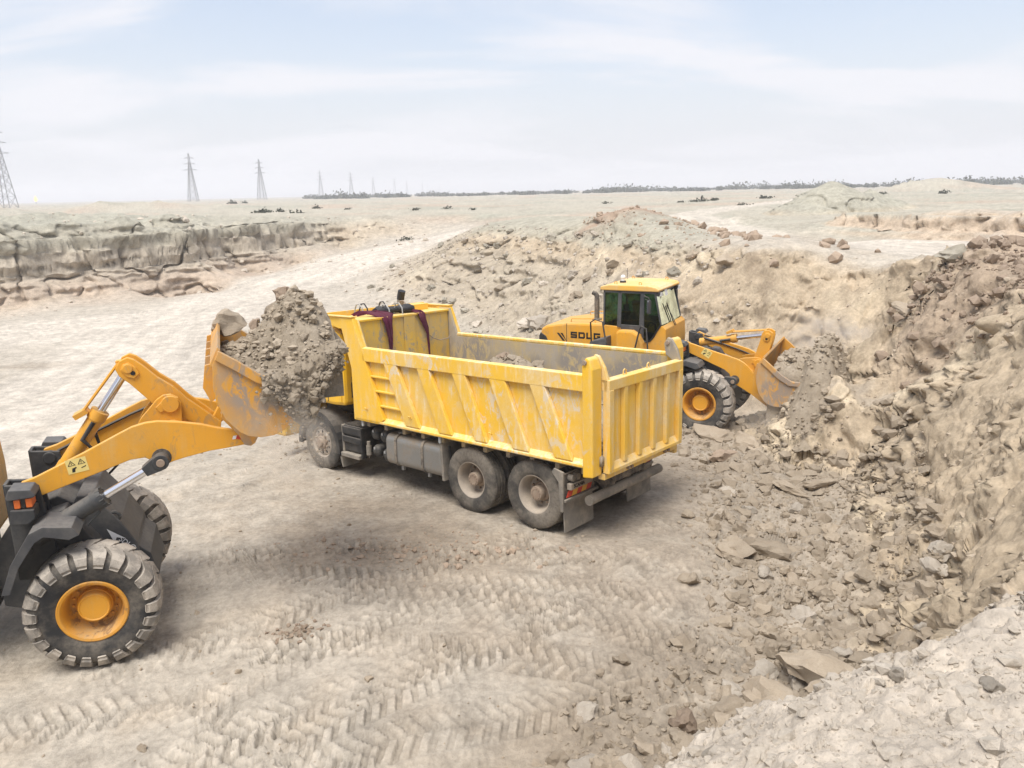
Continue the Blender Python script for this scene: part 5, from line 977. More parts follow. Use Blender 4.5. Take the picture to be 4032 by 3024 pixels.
def crumb(seed):
    rg = np.random.default_rng(seed); t = (1+5**.5)/2; v = np.array([(-1,t,0),(1,t,0),(-1,-t,0),(1,-t,0),(0,-1,t),(0,1,t),(0,-1,-t),(0,1,-t),(t,0,-1),(t,0,1),(-t,0,-1),(-t,0,1)])/math.hypot(1, t)
    f = np.array([(0,11,5),(0,5,1),(0,1,7),(0,7,10),(0,10,11),(1,5,9),(5,11,4),(11,10,2),(10,7,6),(7,1,8),(3,9,4),(3,4,2),(3,2,6),(3,6,8),(3,8,9),(4,9,5),(2,4,11),(6,2,10),(8,6,7),(9,8,1)])
    v = v*rg.uniform(.65, 1.15, (12, 1))*np.array([rg.uniform(.9, 1.25), rg.uniform(.7, 1.), rg.uniform(.55, .9)]); return v, f
TINY = [crumb(400+i) for i in range(10)]
SMALL = [rock_data(200+i, 1, 4, .24) for i in range(8)]; MED = [rock_data(300+i, 2, 6, .2) for i in range(8)]
def rock_obj(name, loc, size, mat, label, cat, group=None, rot=None, scale=(1, 1, 1), mesh=None):
    o = bpy.data.objects.new(name, mesh or random.choice(ROCKM)); C.objects.link(o); o.location = loc; o.rotation_euler = rot or (random.uniform(-.5, .5), random.uniform(-.5, .5), random.uniform(0, 6.28))
    o.scale = tuple(size*q for q in scale); o.material_slots[0].link = 'OBJECT'; o.material_slots[0].material = MT[mat]; return tag(o, label, cat, group)
def scatter(name, P, size, lib, mat, label, group=None, parent=None, kind='stuff', squash=1., category=None):
    """many small clods as one mesh"""
    vs_, fs = [], []; b = 0
    which = RNG.integers(0, len(lib), len(P)); fine = np.median(size)*1.25 if len(P) > 2500 else 0
    for i, (p, s) in enumerate(zip(P, size)):
        v, f = lib[which[i]] if s > fine else TINY[which[i]]; a = RNG.uniform(0, 6.28); c_, s_ = math.cos(a), math.sin(a); t = RNG.uniform(-.7, .7); ct, st = math.cos(t), math.sin(t)
        x = v[:, 0]*c_-v[:, 1]*s_; y = v[:, 0]*s_+v[:, 1]*c_; z = v[:, 2]; y, z = y*ct-z*st, y*st+z*ct
        vs_.append(np.stack([x, y, z*squash], 1)*s+p); fs.append(f+b); b += len(v)
    me = np_mesh(name, np.concatenate(vs_), np.concatenate(fs), mat); o = bpy.data.objects.new(name, me); C.objects.link(o); o.parent = parent
    tag(o, label if parent is None else None, category if parent is None else None, None, kind); return o
def hz_(P): return height(P[:, 0], P[:, 1])
def hzd(P):
    z, z0, s_, r_, t_ = height(P[:, 0], P[:, 1], full=True); X, Y = crumble(P[:, 0], P[:, 1], z, s_); P[:, 0] = X; P[:, 1] = Y; return z
# --- boulders that can be told apart
BLD = [((3.19, 10.31), .36, 'clod', 'broad flat faced tan slab, the left one of a leaning pair right of the truck', (1.1, .8, .8)),
       ((3.55, 10.50), .40, 'clod', 'tall tan slab, the right one of a leaning pair right of the truck', (1.2, .8, .9)),
       ((3.19, 7.15), .40, 'clod', 'large low tan boulder at the foot of the pale near bank', (1.3, .9, .7)),
       ((2.55, 6.80), .36, 'clod', 'large angular tan boulder just above the pale near bank crest', (1.2, .9, .9)),
       ((2.30, 6.50), .24, 'clod', 'tan block leaning on the larger boulder above the near bank crest', (1, .9, .9)),
       ((2.05, 6.65), .19, 'clod', 'small tan block at the left of the near bank boulders', (1.1, .9, .8)),
       ((1.55, 6.45), .20, 'clodred', 'brown pointed clod in the dark rubble at the bottom edge', (.8, .8, 1.2)),
       ((4.85, 15.6), .40, 'clod', 'rounded tan boulder below the far loader front wheel', (1.3, .9, .8)),
       ((4.1, 14.4), .30, 'clodred', 'brown square block lying behind the truck rear bumper', (1.1, .9, .8)),
       ((4.35, 16.2), .44, 'clod', 'big tan slab half buried beside the far loader wheel', (1.4, .8, .6)),
       ((4.9, 13.0), .28, 'clod', 'grey tan slab in the rubble between truck and right bank', (1.3, .8, .6)),
       ((5.5, 13.4), .30, 'clod', 'long tan slab lying near the foot of the right bank', (1.5, .7, .6)),
       ((9.55, 16.9), .40, 'clodgrey', 'grey green boulder standing on top of the right bank', (1, .9, .95)),
       ((10.6, 16.6), .30, 'clodred', 'reddish boulder on the bank top right of the grey one', (1, .9, .8)),
       ((8.6, 17.0), .28, 'clod', 'brown boulder on the bank top left of the grey one', (1.1, .8, .8)),
       ((1.05, 30.5), .62, 'clodpale', 'large pale boulder on the back slope above the truck', (1.1, .9, .9)),
       ((.75, 31.3), .55, 'clodpale', 'pale boulder just above the largest one on the back slope', (1.1, .9, .7)),
       ((.2, 28.6), .45, 'clodpale', 'pale boulder low on the back slope left of the far loader', (1.2, .9, .7)),
       ((-3.6, 33.0), .5, 'clodgrey', 'dark flat slab lying beside the haul road', (1.6, .8, .35)),
       ((-2.3, 5.9), .055, 'clodred', 'small reddish stone alone on the pale floor at the bottom left', (1.2, .9, .7)),
       ((-3.55, 6.35), .06, 'clod', 'small brown clod on the floor below the near loader wheel', (1.3, 1, .6)),
       ((.30, 5.75), .07, 'clodpale', 'pale stone at the bottom edge of the trodden floor', (1, .9, .8))]
bp = np.array([b[0] for b in BLD]); bz = hz_(bp)
for (xy, s, mt, lab, sc), z in zip(BLD, bz): rock_obj('boulder' if s > .1 else 'stone', (*xy, z+s*.22), s, mt, lab, 'boulder' if s > .1 else 'stone', scale=sc, rot=(random.uniform(-.3, .3), random.uniform(-.3, .3), random.uniform(0, 6.28)))
# --- clods of the rubble field: the largest singly, the rest as one mass
n = 38000; P = np.c_[RNG.uniform(.1, 9.2, n), RNG.uniform(5.2, 19.6, n)]; rub = zones(P[:, 0], P[:, 1], None); zb = base(P[:, 0], P[:, 1]); keep = (rub > RNG.uniform(-.6, .6, n)) & (zb < .75)
P = P[keep]; r = np.hypot(P[:, 0], P[:, 1]); dens = RNG.uniform(0, 1, len(P)); P = P[dens < np.clip(10/r, 0, 1)]
s = .014*RNG.pareto(1.7, len(P))+.011; s = np.minimum(s, .15); z = hz_(P); od = np.argsort(-s/np.hypot(P[:, 0], P[:, 1]))
big, rest = od[:210], od[210:]
def zone_label(y):
    if y < 8: return 'tan soil clod in the rubble just above the pale near bank', 'soil clod', 'clods above the near bank'
    if y < 12: return 'tan soil clod in the rubble level with the truck rear wheels', 'soil clod', 'clods right of the truck'
    return 'tan soil clod in the rubble between truck tailgate and far loader', 'soil clod', 'clods behind the truck'
for i in big: rock_obj('soil_clod', (P[i, 0], P[i, 1], z[i]+s[i]*.05), s[i]*1.15, random.choice(['clod', 'clod', 'clod', 'clod', 'clodpale']), *zone_label(P[i, 1]))
scatter('rubble', np.c_[P[rest], z[rest]+s[rest]*.12], s[rest]*1.1, SMALL, 'clod', 'fine tan rubble of broken soil along the right bank')
# --- back slope
n = 4200; P = np.c_[RNG.uniform(-8, 7, n), RNG.uniform(21, 50, n)]; zb = base(P[:, 0], P[:, 1]); ex = .4; sl_ = np.hypot(base(P[:, 0]+ex, P[:, 1])-zb, base(P[:, 0], P[:, 1]+ex)-zb)/ex
keep = (sl_ > .12) & (zb < 3.2) & (RNG.uniform(0, 1, n) < .25+.75*sst(.15, .5, sl_)); P = P[keep]; s = np.minimum(.035*RNG.pareto(1.9, len(P))+.025, .26); z = hzd(P); od = np.argsort(-s)
for i in od[:60]: rock_obj('slope_clod', (P[i, 0], P[i, 1], z[i]+s[i]*.3), s[i]*1.15, random.choice(['clodpale', 'clod', 'clodgrey']), 'pale clod lying on the long back slope behind the truck', 'soil clod', 'clods on the back slope')
rest = od[60:]; scatter('slope_rubble', np.c_[P[rest], z[rest]+s[rest]*.25], s[rest], SMALL, 'clodpale', 'fine pale rubble on the slope behind the truck')
# --- near bank, mound top, walls, floor crumbs, plateau edge
n = 16000; P = np.c_[RNG.uniform(.2, 4.4, n), RNG.uniform(2.0, 5.0, n)]; zb = base(P[:, 0], P[:, 1]); keep = (zb > 1.9); P = P[keep]; s = np.minimum(.007*RNG.pareto(1.9, len(P))+.005, .05); z = hz_(P); od = np.argsort(-s)
for i in od[:26]: rock_obj('bank_clod', (P[i, 0], P[i, 1], z[i]+s[i]*.05), s[i]*1.1, 'clodpale', 'pale dry clod on the near bank at the lower right', 'soil clod', 'clods on the near bank')
rest = od[26:]; scatter('bank_crumbs', np.c_[P[rest], z[rest]-s[rest]*.15], s[rest], SMALL, 'clodpale', 'pale dry crumbs of soil on the near bank')
n = 900; P = np.c_[9.8+RNG.normal(0, .9, n), 15.8+RNG.normal(0, 1.5, n)]; s = np.minimum(.025*RNG.pareto(1.8, n)+.025, .16); z = hz_(P); scatter('mound_rubble', np.c_[P, z+s*.25], s, SMALL, 'clodred', 'reddish rubble heaped on top of the right bank')
n = 3600; P = np.c_[RNG.uniform(4.5, 10.5, n), RNG.uniform(6, 23, n)]; zb = base(P[:, 0], P[:, 1]); k = (zb > .4) & (zb < 3.2); P = P[k]; s = np.minimum(.012*RNG.pareto(1.9, len(P))+.010, .08); z = hzd(P); scatter('wall_rubble', np.c_[P, z-s*.2], s, SMALL, 'clod', 'small clods stuck in the face of the right bank')
n = 2600; P = np.c_[RNG.uniform(-9, 4, n), RNG.uniform(5.2, 20, n)]; q = fbm(P[:, 0]*.7, P[:, 1]*.7, 3, 95); P = P[q+RNG.uniform(-.35, .25, n) > 0]; s = np.minimum(.006*RNG.pareto(1.7, len(P))+.008, .05); z = hz_(P); scatter('floor_crumbs', np.c_[P, z+s*.2], s, SMALL, 'clod', 'scattered crumbs of soil on the trodden pit floor')
n = 520; P = np.c_[-1.5+RNG.normal(0, 1.0, n), 10.35+RNG.normal(0, .38, n)]; s = np.minimum(.008*RNG.pareto(1.8, n)+.009, .06); z = hz_(P); scatter('spilt_crumbs', np.c_[P, z+s*.15], s, SMALL, 'clodred', 'brown crumbs spilt on the floor between near loader and truck')
n = 90; P = np.c_[-2.6+RNG.normal(0, .16, n), 8.28+RNG.normal(0, .10, n)]; s = RNG.uniform(.01, .035, n); z = hz_(P); scatter('spilt_soil', np.c_[P, z+s*.2], s, SMALL, 'clodred', 'small patch of spilt red brown soil on the pale floor')
n = 1500; P = np.c_[RNG.uniform(3.5, 11.5, n), RNG.uniform(22, 40, n)]; zb = base(P[:, 0], P[:, 1]); P = P[(zb > 2.7)]; P = P[RNG.uniform(0, 1, len(P)) < .55]; s = np.minimum(.03*RNG.pareto(1.8, len(P))+.03, .25); z = hz_(P); keep = (np.hypot(P[:, 0]-5.4, P[:, 1]-33) < 6.5) | (s > .12); P, s, z = P[keep], s[keep], z[keep]; scatter('crest_rubble', np.c_[P, z+s*.2], s, SMALL, 'clodred', 'brown rubble along the crest of the back slope')
n = 1500; P = np.c_[RNG.uniform(-34, -6, n), RNG.uniform(33, 74, n)]; zb = base(P[:, 0], P[:, 1]); sl_ = np.abs(base(P[:, 0]+.5, P[:, 1])-zb)+np.abs(base(P[:, 0], P[:, 1]+.5)-zb); P = P[(sl_ > .06)]; s = np.minimum(.04*RNG.pareto(2.2, len(P))+.03, .26); z = hz_(P); scatter('scree', np.c_[P, z+s*.2], s, SMALL, 'clodpale', 'scree of pale clods below the left cliff')

# ---------------------------------------------------------------- soil in the buckets and in the truck bed
def heap(name, fn, x0, x1, y0, y1, zb, nx, ny, parent_m, mat, label, cat, seed=0, amp=.07):
    xs = np.linspace(x0, x1, nx); ys = np.linspace(y0, y1, ny); X, Y = np.meshgrid(xs, ys, indexing='ij')
    d1, d2, di = worley(X*7, Y*7, seed); e1, e2, ei = worley(X*16, Y*16, seed+3)
    Z = fn(X, Y)+amp*fbm(X*3, Y*3, 4, seed)*1.6+.07*np.clip(.8-d1, 0, 1)*(di > .3)+.03*np.clip(.8-e1, 0, 1)
    edge = np.minimum.reduce([X-x0, x1-X, Y-y0, y1-Y]); Z = np.maximum(Z, zb+.002); top = np.stack([X, Y, Z], -1).reshape(-1, 3); bot = top.copy(); bot[:, 2] = zb
    v = np.r_[top, bot]; N0 = nx*ny; i, j = np.meshgrid(np.arange(nx-1), np.arange(ny-1), indexing='ij'); a = (i*ny+j).ravel(); q = np.stack([a, a+ny, a+ny+1, a+1], 1)
    f = [q, q[:, ::-1]+N0]
    for line in (np.arange(ny), (nx-1)*ny+np.arange(ny), np.arange(nx)*ny, np.arange(nx)*ny+ny-1): f.append(np.stack([line[:-1], line[1:], line[1:]+N0, line[:-1]+N0], 1))
    me = np_mesh(name, v, np.concatenate(f), mat, True); o = bpy.data.objects.new(name, me); C.objects.link(o); o.matrix_world = parent_m
    tag(o, label, cat); return o, (lambda x, y: fn(np.array([x]), np.array([y]))[0])
M1 = near_loader.matrix_world.copy() if False else None
def pose_m(X, Y, yaw, z=0, tp=0, tr=0):
    e_ = bpy.data.objects.new('tmp', None); m = place(e_, X, Y, yaw, z, tp, tr); bpy.data.objects.remove(e_); return m
M1, M2 = pose_m(*L1P), pose_m(*L2P)
g2 = lambda x, y, cx, cy, sx, sy: np.exp(-((x-cx)/sx)**2-((y-cy)/sy)**2)
f1 = lambda x, y: 2.96+.10*sst(2.0, 1.55, x)+.24*sst(2.1, 2.75, x)+.66*g2(x, y, 2.40, .10, .52, .72)+.22*g2(x, y, 2.62, -.55, .28, .5)+.15*g2(x, y, 2.2, -.5, .35, .4)-.10*sst(.85, 1.24, np.abs(y))*sst(2.5, 2.2, x)
h1, F1 = heap('soil_load', f1, 1.55, 2.86, -1.24, 1.24, 2.78, 110, 190, M1, 'load', 'heaped brown soil filling the raised bucket', 'soil', 5)
LB = [((1.73, .72, 3.42), .27, (1.1, 1.0, .9), 'clod', 'big brown boulder on the back edge of the raised bucket'), ((2.36, -.22, 3.45), .24, (1.1, .8, 1.0), 'clod', 'tilted slab in the middle of the bucket load'), ((2.12, -.58, 3.13), .17, (1.1, .8, .9), 'clodred', 'squared brown block low on the bucket load'),
      ((2.74, -.45, 3.38), .24, (.8, 1.0, 1.25), 'clod', 'tall rough lump at the front lip of the raised bucket'), ((2.37, .16, 3.79), .14, (.8, .8, 1.4), 'clodred', 'pointed clod at the very top of the bucket load'), ((2.55, .3, 3.74), .13, (1.1, .9, .9), 'clod', 'rounded clod just right of the top of the bucket load'),
      ((2.66, .15, 3.62), .13, (1, .9, .9), 'clodpale', 'pale clod right of the bucket load top'), ((2.40, .02, 3.66), .13, (1.1, .9, .8), 'clodgrey', 'grey clod just below the top of the bucket load'), ((2.02, .45, 3.42), .10, (1, .8, 1.1), 'clodred', 'small dark clod left of the bucket load top'), ((2.22, .15, 3.62), .13, (1.1, .9, .8), 'clod', 'brown clod left of and below the bucket load top'),
      ((2.62, -.85, 3.22), .15, (1, .8, 1), 'clodred', 'red brown lump near the right corner of the raised bucket'), ((1.80, -.95, 3.0), .09, (1.1, .9, .8), 'clodgrey', 'grey clod at the near left corner of the raised bucket'), ((1.85, -.6, 3.08), .08, (1.1, .9, .8), 'clodpale', 'pale clod low at the left of the bucket load'), ((2.50, -.62, 3.28), .13, (.9, .8, 1.2), 'clod', 'upright lump between slab and front lip of the bucket')]
for p, s, sc, mt, lab in LB:
    o = rock_obj('bucket_boulder', M1 @ Vector(p), s*1.18, mt, lab, 'boulder', 'boulders on the bucket load', scale=sc)
def local_scatter(name, fn, n, x0, x1, y0, y1, M_, mat, label, smin, smax, seed):
    rg = np.random.default_rng(seed); x = rg.uniform(x0, x1, n); y = rg.uniform(y0, y1, n); z = fn(x, y); s = np.minimum(smin*rg.pareto(1.7, n)+smin, smax)
    Pw = np.array([(M_ @ Vector(p))[:] for p in zip(x, y, z+s*.3)]); return scatter(name, Pw, s, SMALL, mat, label)
local_scatter('load_crumbs', lambda x, y: f1(x, y)+.05, 1100, 1.6, 2.82, -1.18, 1.18, M1, 'load', 'loose crumbs on the soil in the raised bucket', .012, .065, 3)
# soil running over the near side plate and falling
rg = np.random.default_rng(9); n = 700; t = rg.uniform(0, 1, n)**.8; x = 2.30+rg.normal(0, .13, n)+.05*t; y = -1.27-.10*np.sqrt(t)-np.abs(rg.normal(0, .05, n)); z = 3.10-1.0*t+rg.normal(0, .04, n); s = np.minimum(.004*rg.pareto(1.8, n)+.004, .028)*(1-.3*t)
scatter('falling_soil', np.array([(M1 @ Vector(p))[:] for p in zip(x, y, z)]), s, SMALL, 'load', 'crumbs of soil falling over the side of the raised bucket')
nx_, nz_ = 70, 50; X_, T_ = np.meshgrid(np.linspace(1.98, 2.86, nx_), np.linspace(0, 1, nz_), indexing='ij')
top_ = 3.06+.26*sst(2.2, 2.8, X_); drop_ = .16+.48*np.exp(-((X_-2.44)/.26)**2)+.14*fbm(X_*5, X_*0+2, 3, 9); bul = .06*np.sin(np.pi*np.clip(T_*1.05, 0, 1))*np.exp(-((X_-2.45)/.34)**2)+.05*fbm(X_*9, T_*5, 4, 8)+.07*np.clip(.75-worley(X_*9, T_*5, 6)[0], 0, 1)+.04*np.clip(.75-worley(X_*22, T_*11, 7)[0], 0, 1)
Yc = -1.19-.135*sst(0, .12, T_)-np.maximum(bul, -.01)*sst(1.0, .75, T_); Zc = top_+.10*sst(.25, 0, T_)-drop_*T_
tp0 = np.stack([X_, Yc, Zc], -1).reshape(-1, 3); bk0 = tp0.copy(); bk0[:, 1] = np.minimum(bk0[:, 1]+.06, -1.20); i_, j_ = np.meshgrid(np.arange(nx_-1), np.arange(nz_-1), indexing='ij'); a_ = (i_*nz_+j_).ravel(); q_ = np.stack([a_, a_+nz_, a_+nz_+1, a_+1], 1)
o = bpy.data.objects.new('spilling_soil', np_mesh('spilling_soil', np.r_[tp0, bk0], np.r_[q_, q_[:, ::-1]+nx_*nz_], 'load', True)); C.objects.link(o); o.matrix_world = M1; tag(o, 'brown soil slumping over the near side of the raised bucket', 'soil')
ii = rg.integers(0, nx_*nz_, 420); scatter('spill_crumbs', np.array([(M1 @ Vector(tp0[q]+np.array([rg.normal(0, .02), -.01, rg.normal(0, .02)])))[:] for q in ii]), np.minimum(.012*rg.pareto(1.8, 420)+.010, .06), SMALL, 'load', 'crumbs on the soil slumping over the raised bucket side')
f2 = lambda x, y: np.maximum(.05+2.15*np.exp(-((x-2.45)/.68)**2)*np.exp(-((y+.1)/1.8)**4), (1.58+.25*g2(x, y, 1.9, .0, .5, .8))*sst(1.24, 1.17, np.abs(y))*sst(1.43, 1.50, x)*sst(2.65, 2.4, x))
h2, F2 = heap('soil_load', f2, 1.42, 3.7, -2.3, 2.1, -.15, 120, 210, M2, 'load', 'brown soil heaped in and round the low bucket of the far loader', 'soil', 15)
local_scatter('load_crumbs', lambda x, y: f2(x, y)+.04, 800, 1.6, 3.5, -2.0, 1.8, M2, 'load', 'loose crumbs on the soil in the low bucket', .02, .10, 4)
f3 = lambda x, y: 1.32+.86*g2(x, y, 2.1, -.75, 1.3, .6)+.3*g2(x, y, 1.2, .1, 1.2, .6)+.25*g2(x, y, .4, -.6, .9, .5)+.1*g2(x, y, 3.2, -.2, .5, .6)
h3, F3 = heap('soil_load', f3, -1.2, 3.96, -1.12, 1.12, 1.215, 200, 100, TRM, 'load', 'brown soil lying on the floor of the truck bed', 'soil', 25)
for p, s, mt, lab in [((1.5, -.85, 2.12), .16, 'clod', 'lumpy clod on the soil in the truck bed, right one'), ((2.3, -.8, 2.22), .16, 'clodred', 'brown clod on the soil in the truck bed, left one'), ((.9, -.85, 1.92), .13, 'clod', 'small clod on the soil towards the tailgate')]: rock_obj('bed_clod', TRM @ Vector(p), s, mt, lab, 'soil clod', 'clods in the truck bed')
local_scatter('load_crumbs', lambda x, y: f3(x, y)+.05, 700, -1.1, 3.9, -1.05, 1.05, TRM, 'load', 'loose crumbs on the soil in the truck bed', .015, .09, 6)

# ---------------------------------------------------------------- cloth, tarpaulin and ropes on the headboard
def strip(path, n=6, th=.012, fold=.012, seed=1):
    """path of (centre, half-width vector, normal)"""
    v, f = [], []; m = len(path)
    for side in (1, -1):
        for i, (c, w_, nn) in enumerate(path):
            for k in range(n+1):
                t = k/n*2-1; q = Vector(c)+Vector(w_)*t+Vector(nn)*(fold*math.sin(t*7+i*.8+seed)+side*th/2); v.append(q)
    o = m*(n+1)
    for i in range(m-1):
        for k in range(n):
            a = i*(n+1)+k; f += [(a, a+1, a+n+2, a+n+1), (o+a, o+a+n+1, o+a+n+2, o+a+1)]
    for i in range(m-1):
        for k in (0, n): a = i*(n+1)+k; f.append((a, a+n+1, o+a+n+1, o+a))
    for i in (0, m-1):
        for k in range(n): a = i*(n+1)+k; f.append((a, o+a, o+a+1, a+1))
    return v, f
cl = empty('cloth'); tag(cl, 'maroon cloth strips draped over the truck headboard', 'cloth'); cl.matrix_world = TRM
v, f = strip([((4.55, .78, 3.03), (.06, .05, 0), (0, 0, 1)), ((4.42, .66, 3.08), (.14, .08, 0), (0, 0, 1)), ((4.25, .55, 3.09), (.15, .13, 0), (0, 0, 1)), ((4.08, .48, 3.05), (.05, .19, 0), (-.3, 0, 1)), ((3.985, .47, 2.99), (0, .13, 0), (-1, 0, .4)), ((3.97, .47, 2.86), (0, .095, 0), (-1, 0, 0)), ((3.965, .46, 2.70), (0, .075, 0), (-1, 0, 0)), ((3.96, .46, 2.55), (0, .05, 0), (-1, 0, 0)), ((3.95, .47, 2.42), (0, .03, 0), (-1, 0, 0)), ((3.95, .47, 2.34), (0, .012, 0), (-1, 0, 0))], 8, .014, .022, 2)
MB().add(v, f).build('wide_strip', 'cloth', cl, smooth=80)
v, f = strip([((4.35, .0, 3.06), (.10, .02, 0), (0, 0, 1)), ((4.22, -.20, 3.06), (.10, .05, 0), (0, 0, 1)), ((4.06, -.33, 3.03), (.06, .09, 0), (-.2, 0, 1)), ((3.985, -.37, 2.98), (0, .09, 0), (-1, 0, .4)), ((3.97, -.40, 2.85), (0, .07, 0), (-1, 0, 0)), ((3.96, -.46, 2.70), (0, .05, 0), (-1, 0, 0)), ((3.96, -.50, 2.58), (0, .022, 0), (-1, 0, 0)), ((3.955, -.515, 2.35), (0, .018, 0), (-1, 0, 0)), ((3.95, -.52, 2.05), (0, .008, 0), (-1, 0, 0))], 6, .014, .014, 5)
MB().add(v, f).build('narrow_strip', 'cloth', cl, smooth=80)
tp_ = empty('tarpaulin_roll'); tag(tp_, 'black rolled tarpaulin with white hoops on the canopy', 'tarpaulin'); tp_.matrix_world = TRM
mb = MB(); ring = []
for i in range(15):
    t = i/14; y = .50-.85*t; r = .10+.03*math.sin(t*9)-.05*abs(t-.5)
    ring.append([(4.30+.05*math.sin(t*5)+r*1.3*math.cos(a), y, 3.08+r*.8*math.sin(a)+.012*math.sin(a*5+i)) for a in [2*math.pi*k/14 for k in range(14)]])
mb.add([q for R_ in ring for q in R_], [(i*14+k, i*14+(k+1) % 14, (i+1)*14+(k+1) % 14, (i+1)*14+k) for i in range(14) for k in range(14)]+[tuple(range(14))[::-1], tuple(14*14+k for k in range(14))]).build('roll', 'tarp', tp_, smooth=60)
for y, x, c in ((.34, 4.18, 'grey'), (.02, 4.18, 'grey'), (.55, 4.7, 'grey'), (-.05, 4.72, 'tarp'), (-.38, 4.5, 'hub'), (.42, 4.72, 'tarp')): MB().tube([(x-.10, y, 2.99), (x-.09, y, 3.12), (x-.03, y+.02, 3.21), (x+.05, y+.03, 3.20), (x+.10, y+.03, 3.1), (x+.12, y+.03, 2.99)], .013, 6).build('hoop', c, tp_, smooth=60)
rp = MB().tube([(3.955, -.52, 2.56), (3.95, -.62, 2.48), (3.94, -.80, 2.42), (3.93, -1.0, 2.43), (3.92, -1.08, 2.47)], .009, 5); o = rp.build('rope', 'hub', None, smooth=60); tag(o, 'thin rope tied across the right of the headboard', 'rope'); o.matrix_world = TRM
rp = MB().tube([(3.945, .47, 2.34), (3.94, .55, 2.25), (3.935, .72, 2.20), (3.93, .92, 2.28)], .009, 5); o = rp.build('rope', 'hub', None, smooth=60); tag(o, 'thin rope hanging below the wide maroon cloth strip', 'rope'); o.matrix_world = TRM

# ---------------------------------------------------------------- driver in the far loader
def person(M_):
    J = {'pel': (-1.92, 0, 1.98, .15, .12), 'wai': (-1.95, 0, 2.16, .135, .105), 'che': (-1.96, 0, 2.38, .165, .115), 'nec': (-1.945, 0, 2.52, .06, .06), 'nk2': (-1.93, 0, 2.575, .055, .055), 'hd1': (-1.915, 0, 2.65, .078, .088), 'hd2': (-1.91, 0, 2.745, .082, .095), 'hd3': (-1.915, 0, 2.80, .055, .06)}
    for s, k in ((1, 'l'), (-1, 'r')):
        J.update({'sh'+k: (-1.95, s*.19, 2.45, .07, .07), 'el'+k: (-1.78, s*.25, 2.22, .052, .052), 'wr'+k: (-1.52, s*.14, 2.27, .035, .035), 'ha'+k: (-1.45, s*.12, 2.30, .038, .025), 'hi'+k: (-1.90, s*.10, 1.97, .10, .095), 'kn'+k: (-1.48, s*.16, 1.98, .072, .072), 'an'+k: (-1.36, s*.16, 1.52, .048, .048), 'to'+k: (-1.20, s*.17, 1.44, .045, .04)})
    E = [('pel', 'wai'), ('wai', 'che'), ('che', 'nec'), ('nec', 'nk2'), ('nk2', 'hd1'), ('hd1', 'hd2'), ('hd2', 'hd3')]
    for k in 'lr': E += [('che', 'sh'+k), ('sh'+k, 'el'+k), ('el'+k, 'wr'+k), ('wr'+k, 'ha'+k), ('pel', 'hi'+k), ('hi'+k, 'kn'+k), ('kn'+k, 'an'+k), ('an'+k, 'to'+k)]
    nm = list(J); me = bpy.data.meshes.new('person'); me.from_pydata([J[k][:3] for k in nm], [(nm.index(a), nm.index(b)) for a, b in E], [])
    o = bpy.data.objects.new('person', me); C.objects.link(o); o.modifiers.new('skin', 'SKIN'); 
    bpy.context.view_layer.objects.active = o
    if not me.skin_vertices:
        bm = bmesh.new(); bm.from_mesh(me); bm.verts.layers.skin.verify(); bm.to_mesh(me); bm.free()
    for i, k in enumerate(nm): sv = me.skin_vertices[0].data[i]; sv.radius = J[k][3:5]; sv.use_root = (k == 'pel')
    sb = o.modifiers.new('sub', 'SUBSURF'); sb.levels = 2; sb.render_levels = 2
    dg = bpy.context.evaluated_depsgraph_get(); m2 = bpy.data.meshes.new_from_object(o.evaluated_get(dg)); o.modifiers.clear(); o.data = m2; m2.polygons.foreach_set('use_smooth', [True]*len(m2.polygons))
    sk = NT('skin').bsdf((.33, .20, .14), .6); ct = NT('dark_work_clothes').bsdf((.045, .05, .055), .85); m2.materials.clear(); m2.materials.append(ct); m2.materials.append(sk)
    for p in m2.polygons:
        c = p.center
        if c.z > 2.56 or (c.x > -1.53 and c.z > 2.15): p.material_index = 1
    o.matrix_world = M_; tag(o, 'driver in dark clothes seated behind the tinted glass of the far loader', 'person')
    hr = MB().dome((-1.925, 0, 2.765), .10, 1.0, .92, .82).build('hair', NT('dark_hair').bsdf((.012, .010, .009), .7), o, smooth=60)
    MB().prism([(-1.83, 2.70), (-1.80, 2.675), (-1.83, 2.665)], -.012, .012).build('nose', sk, o)
    return o
person(M2)

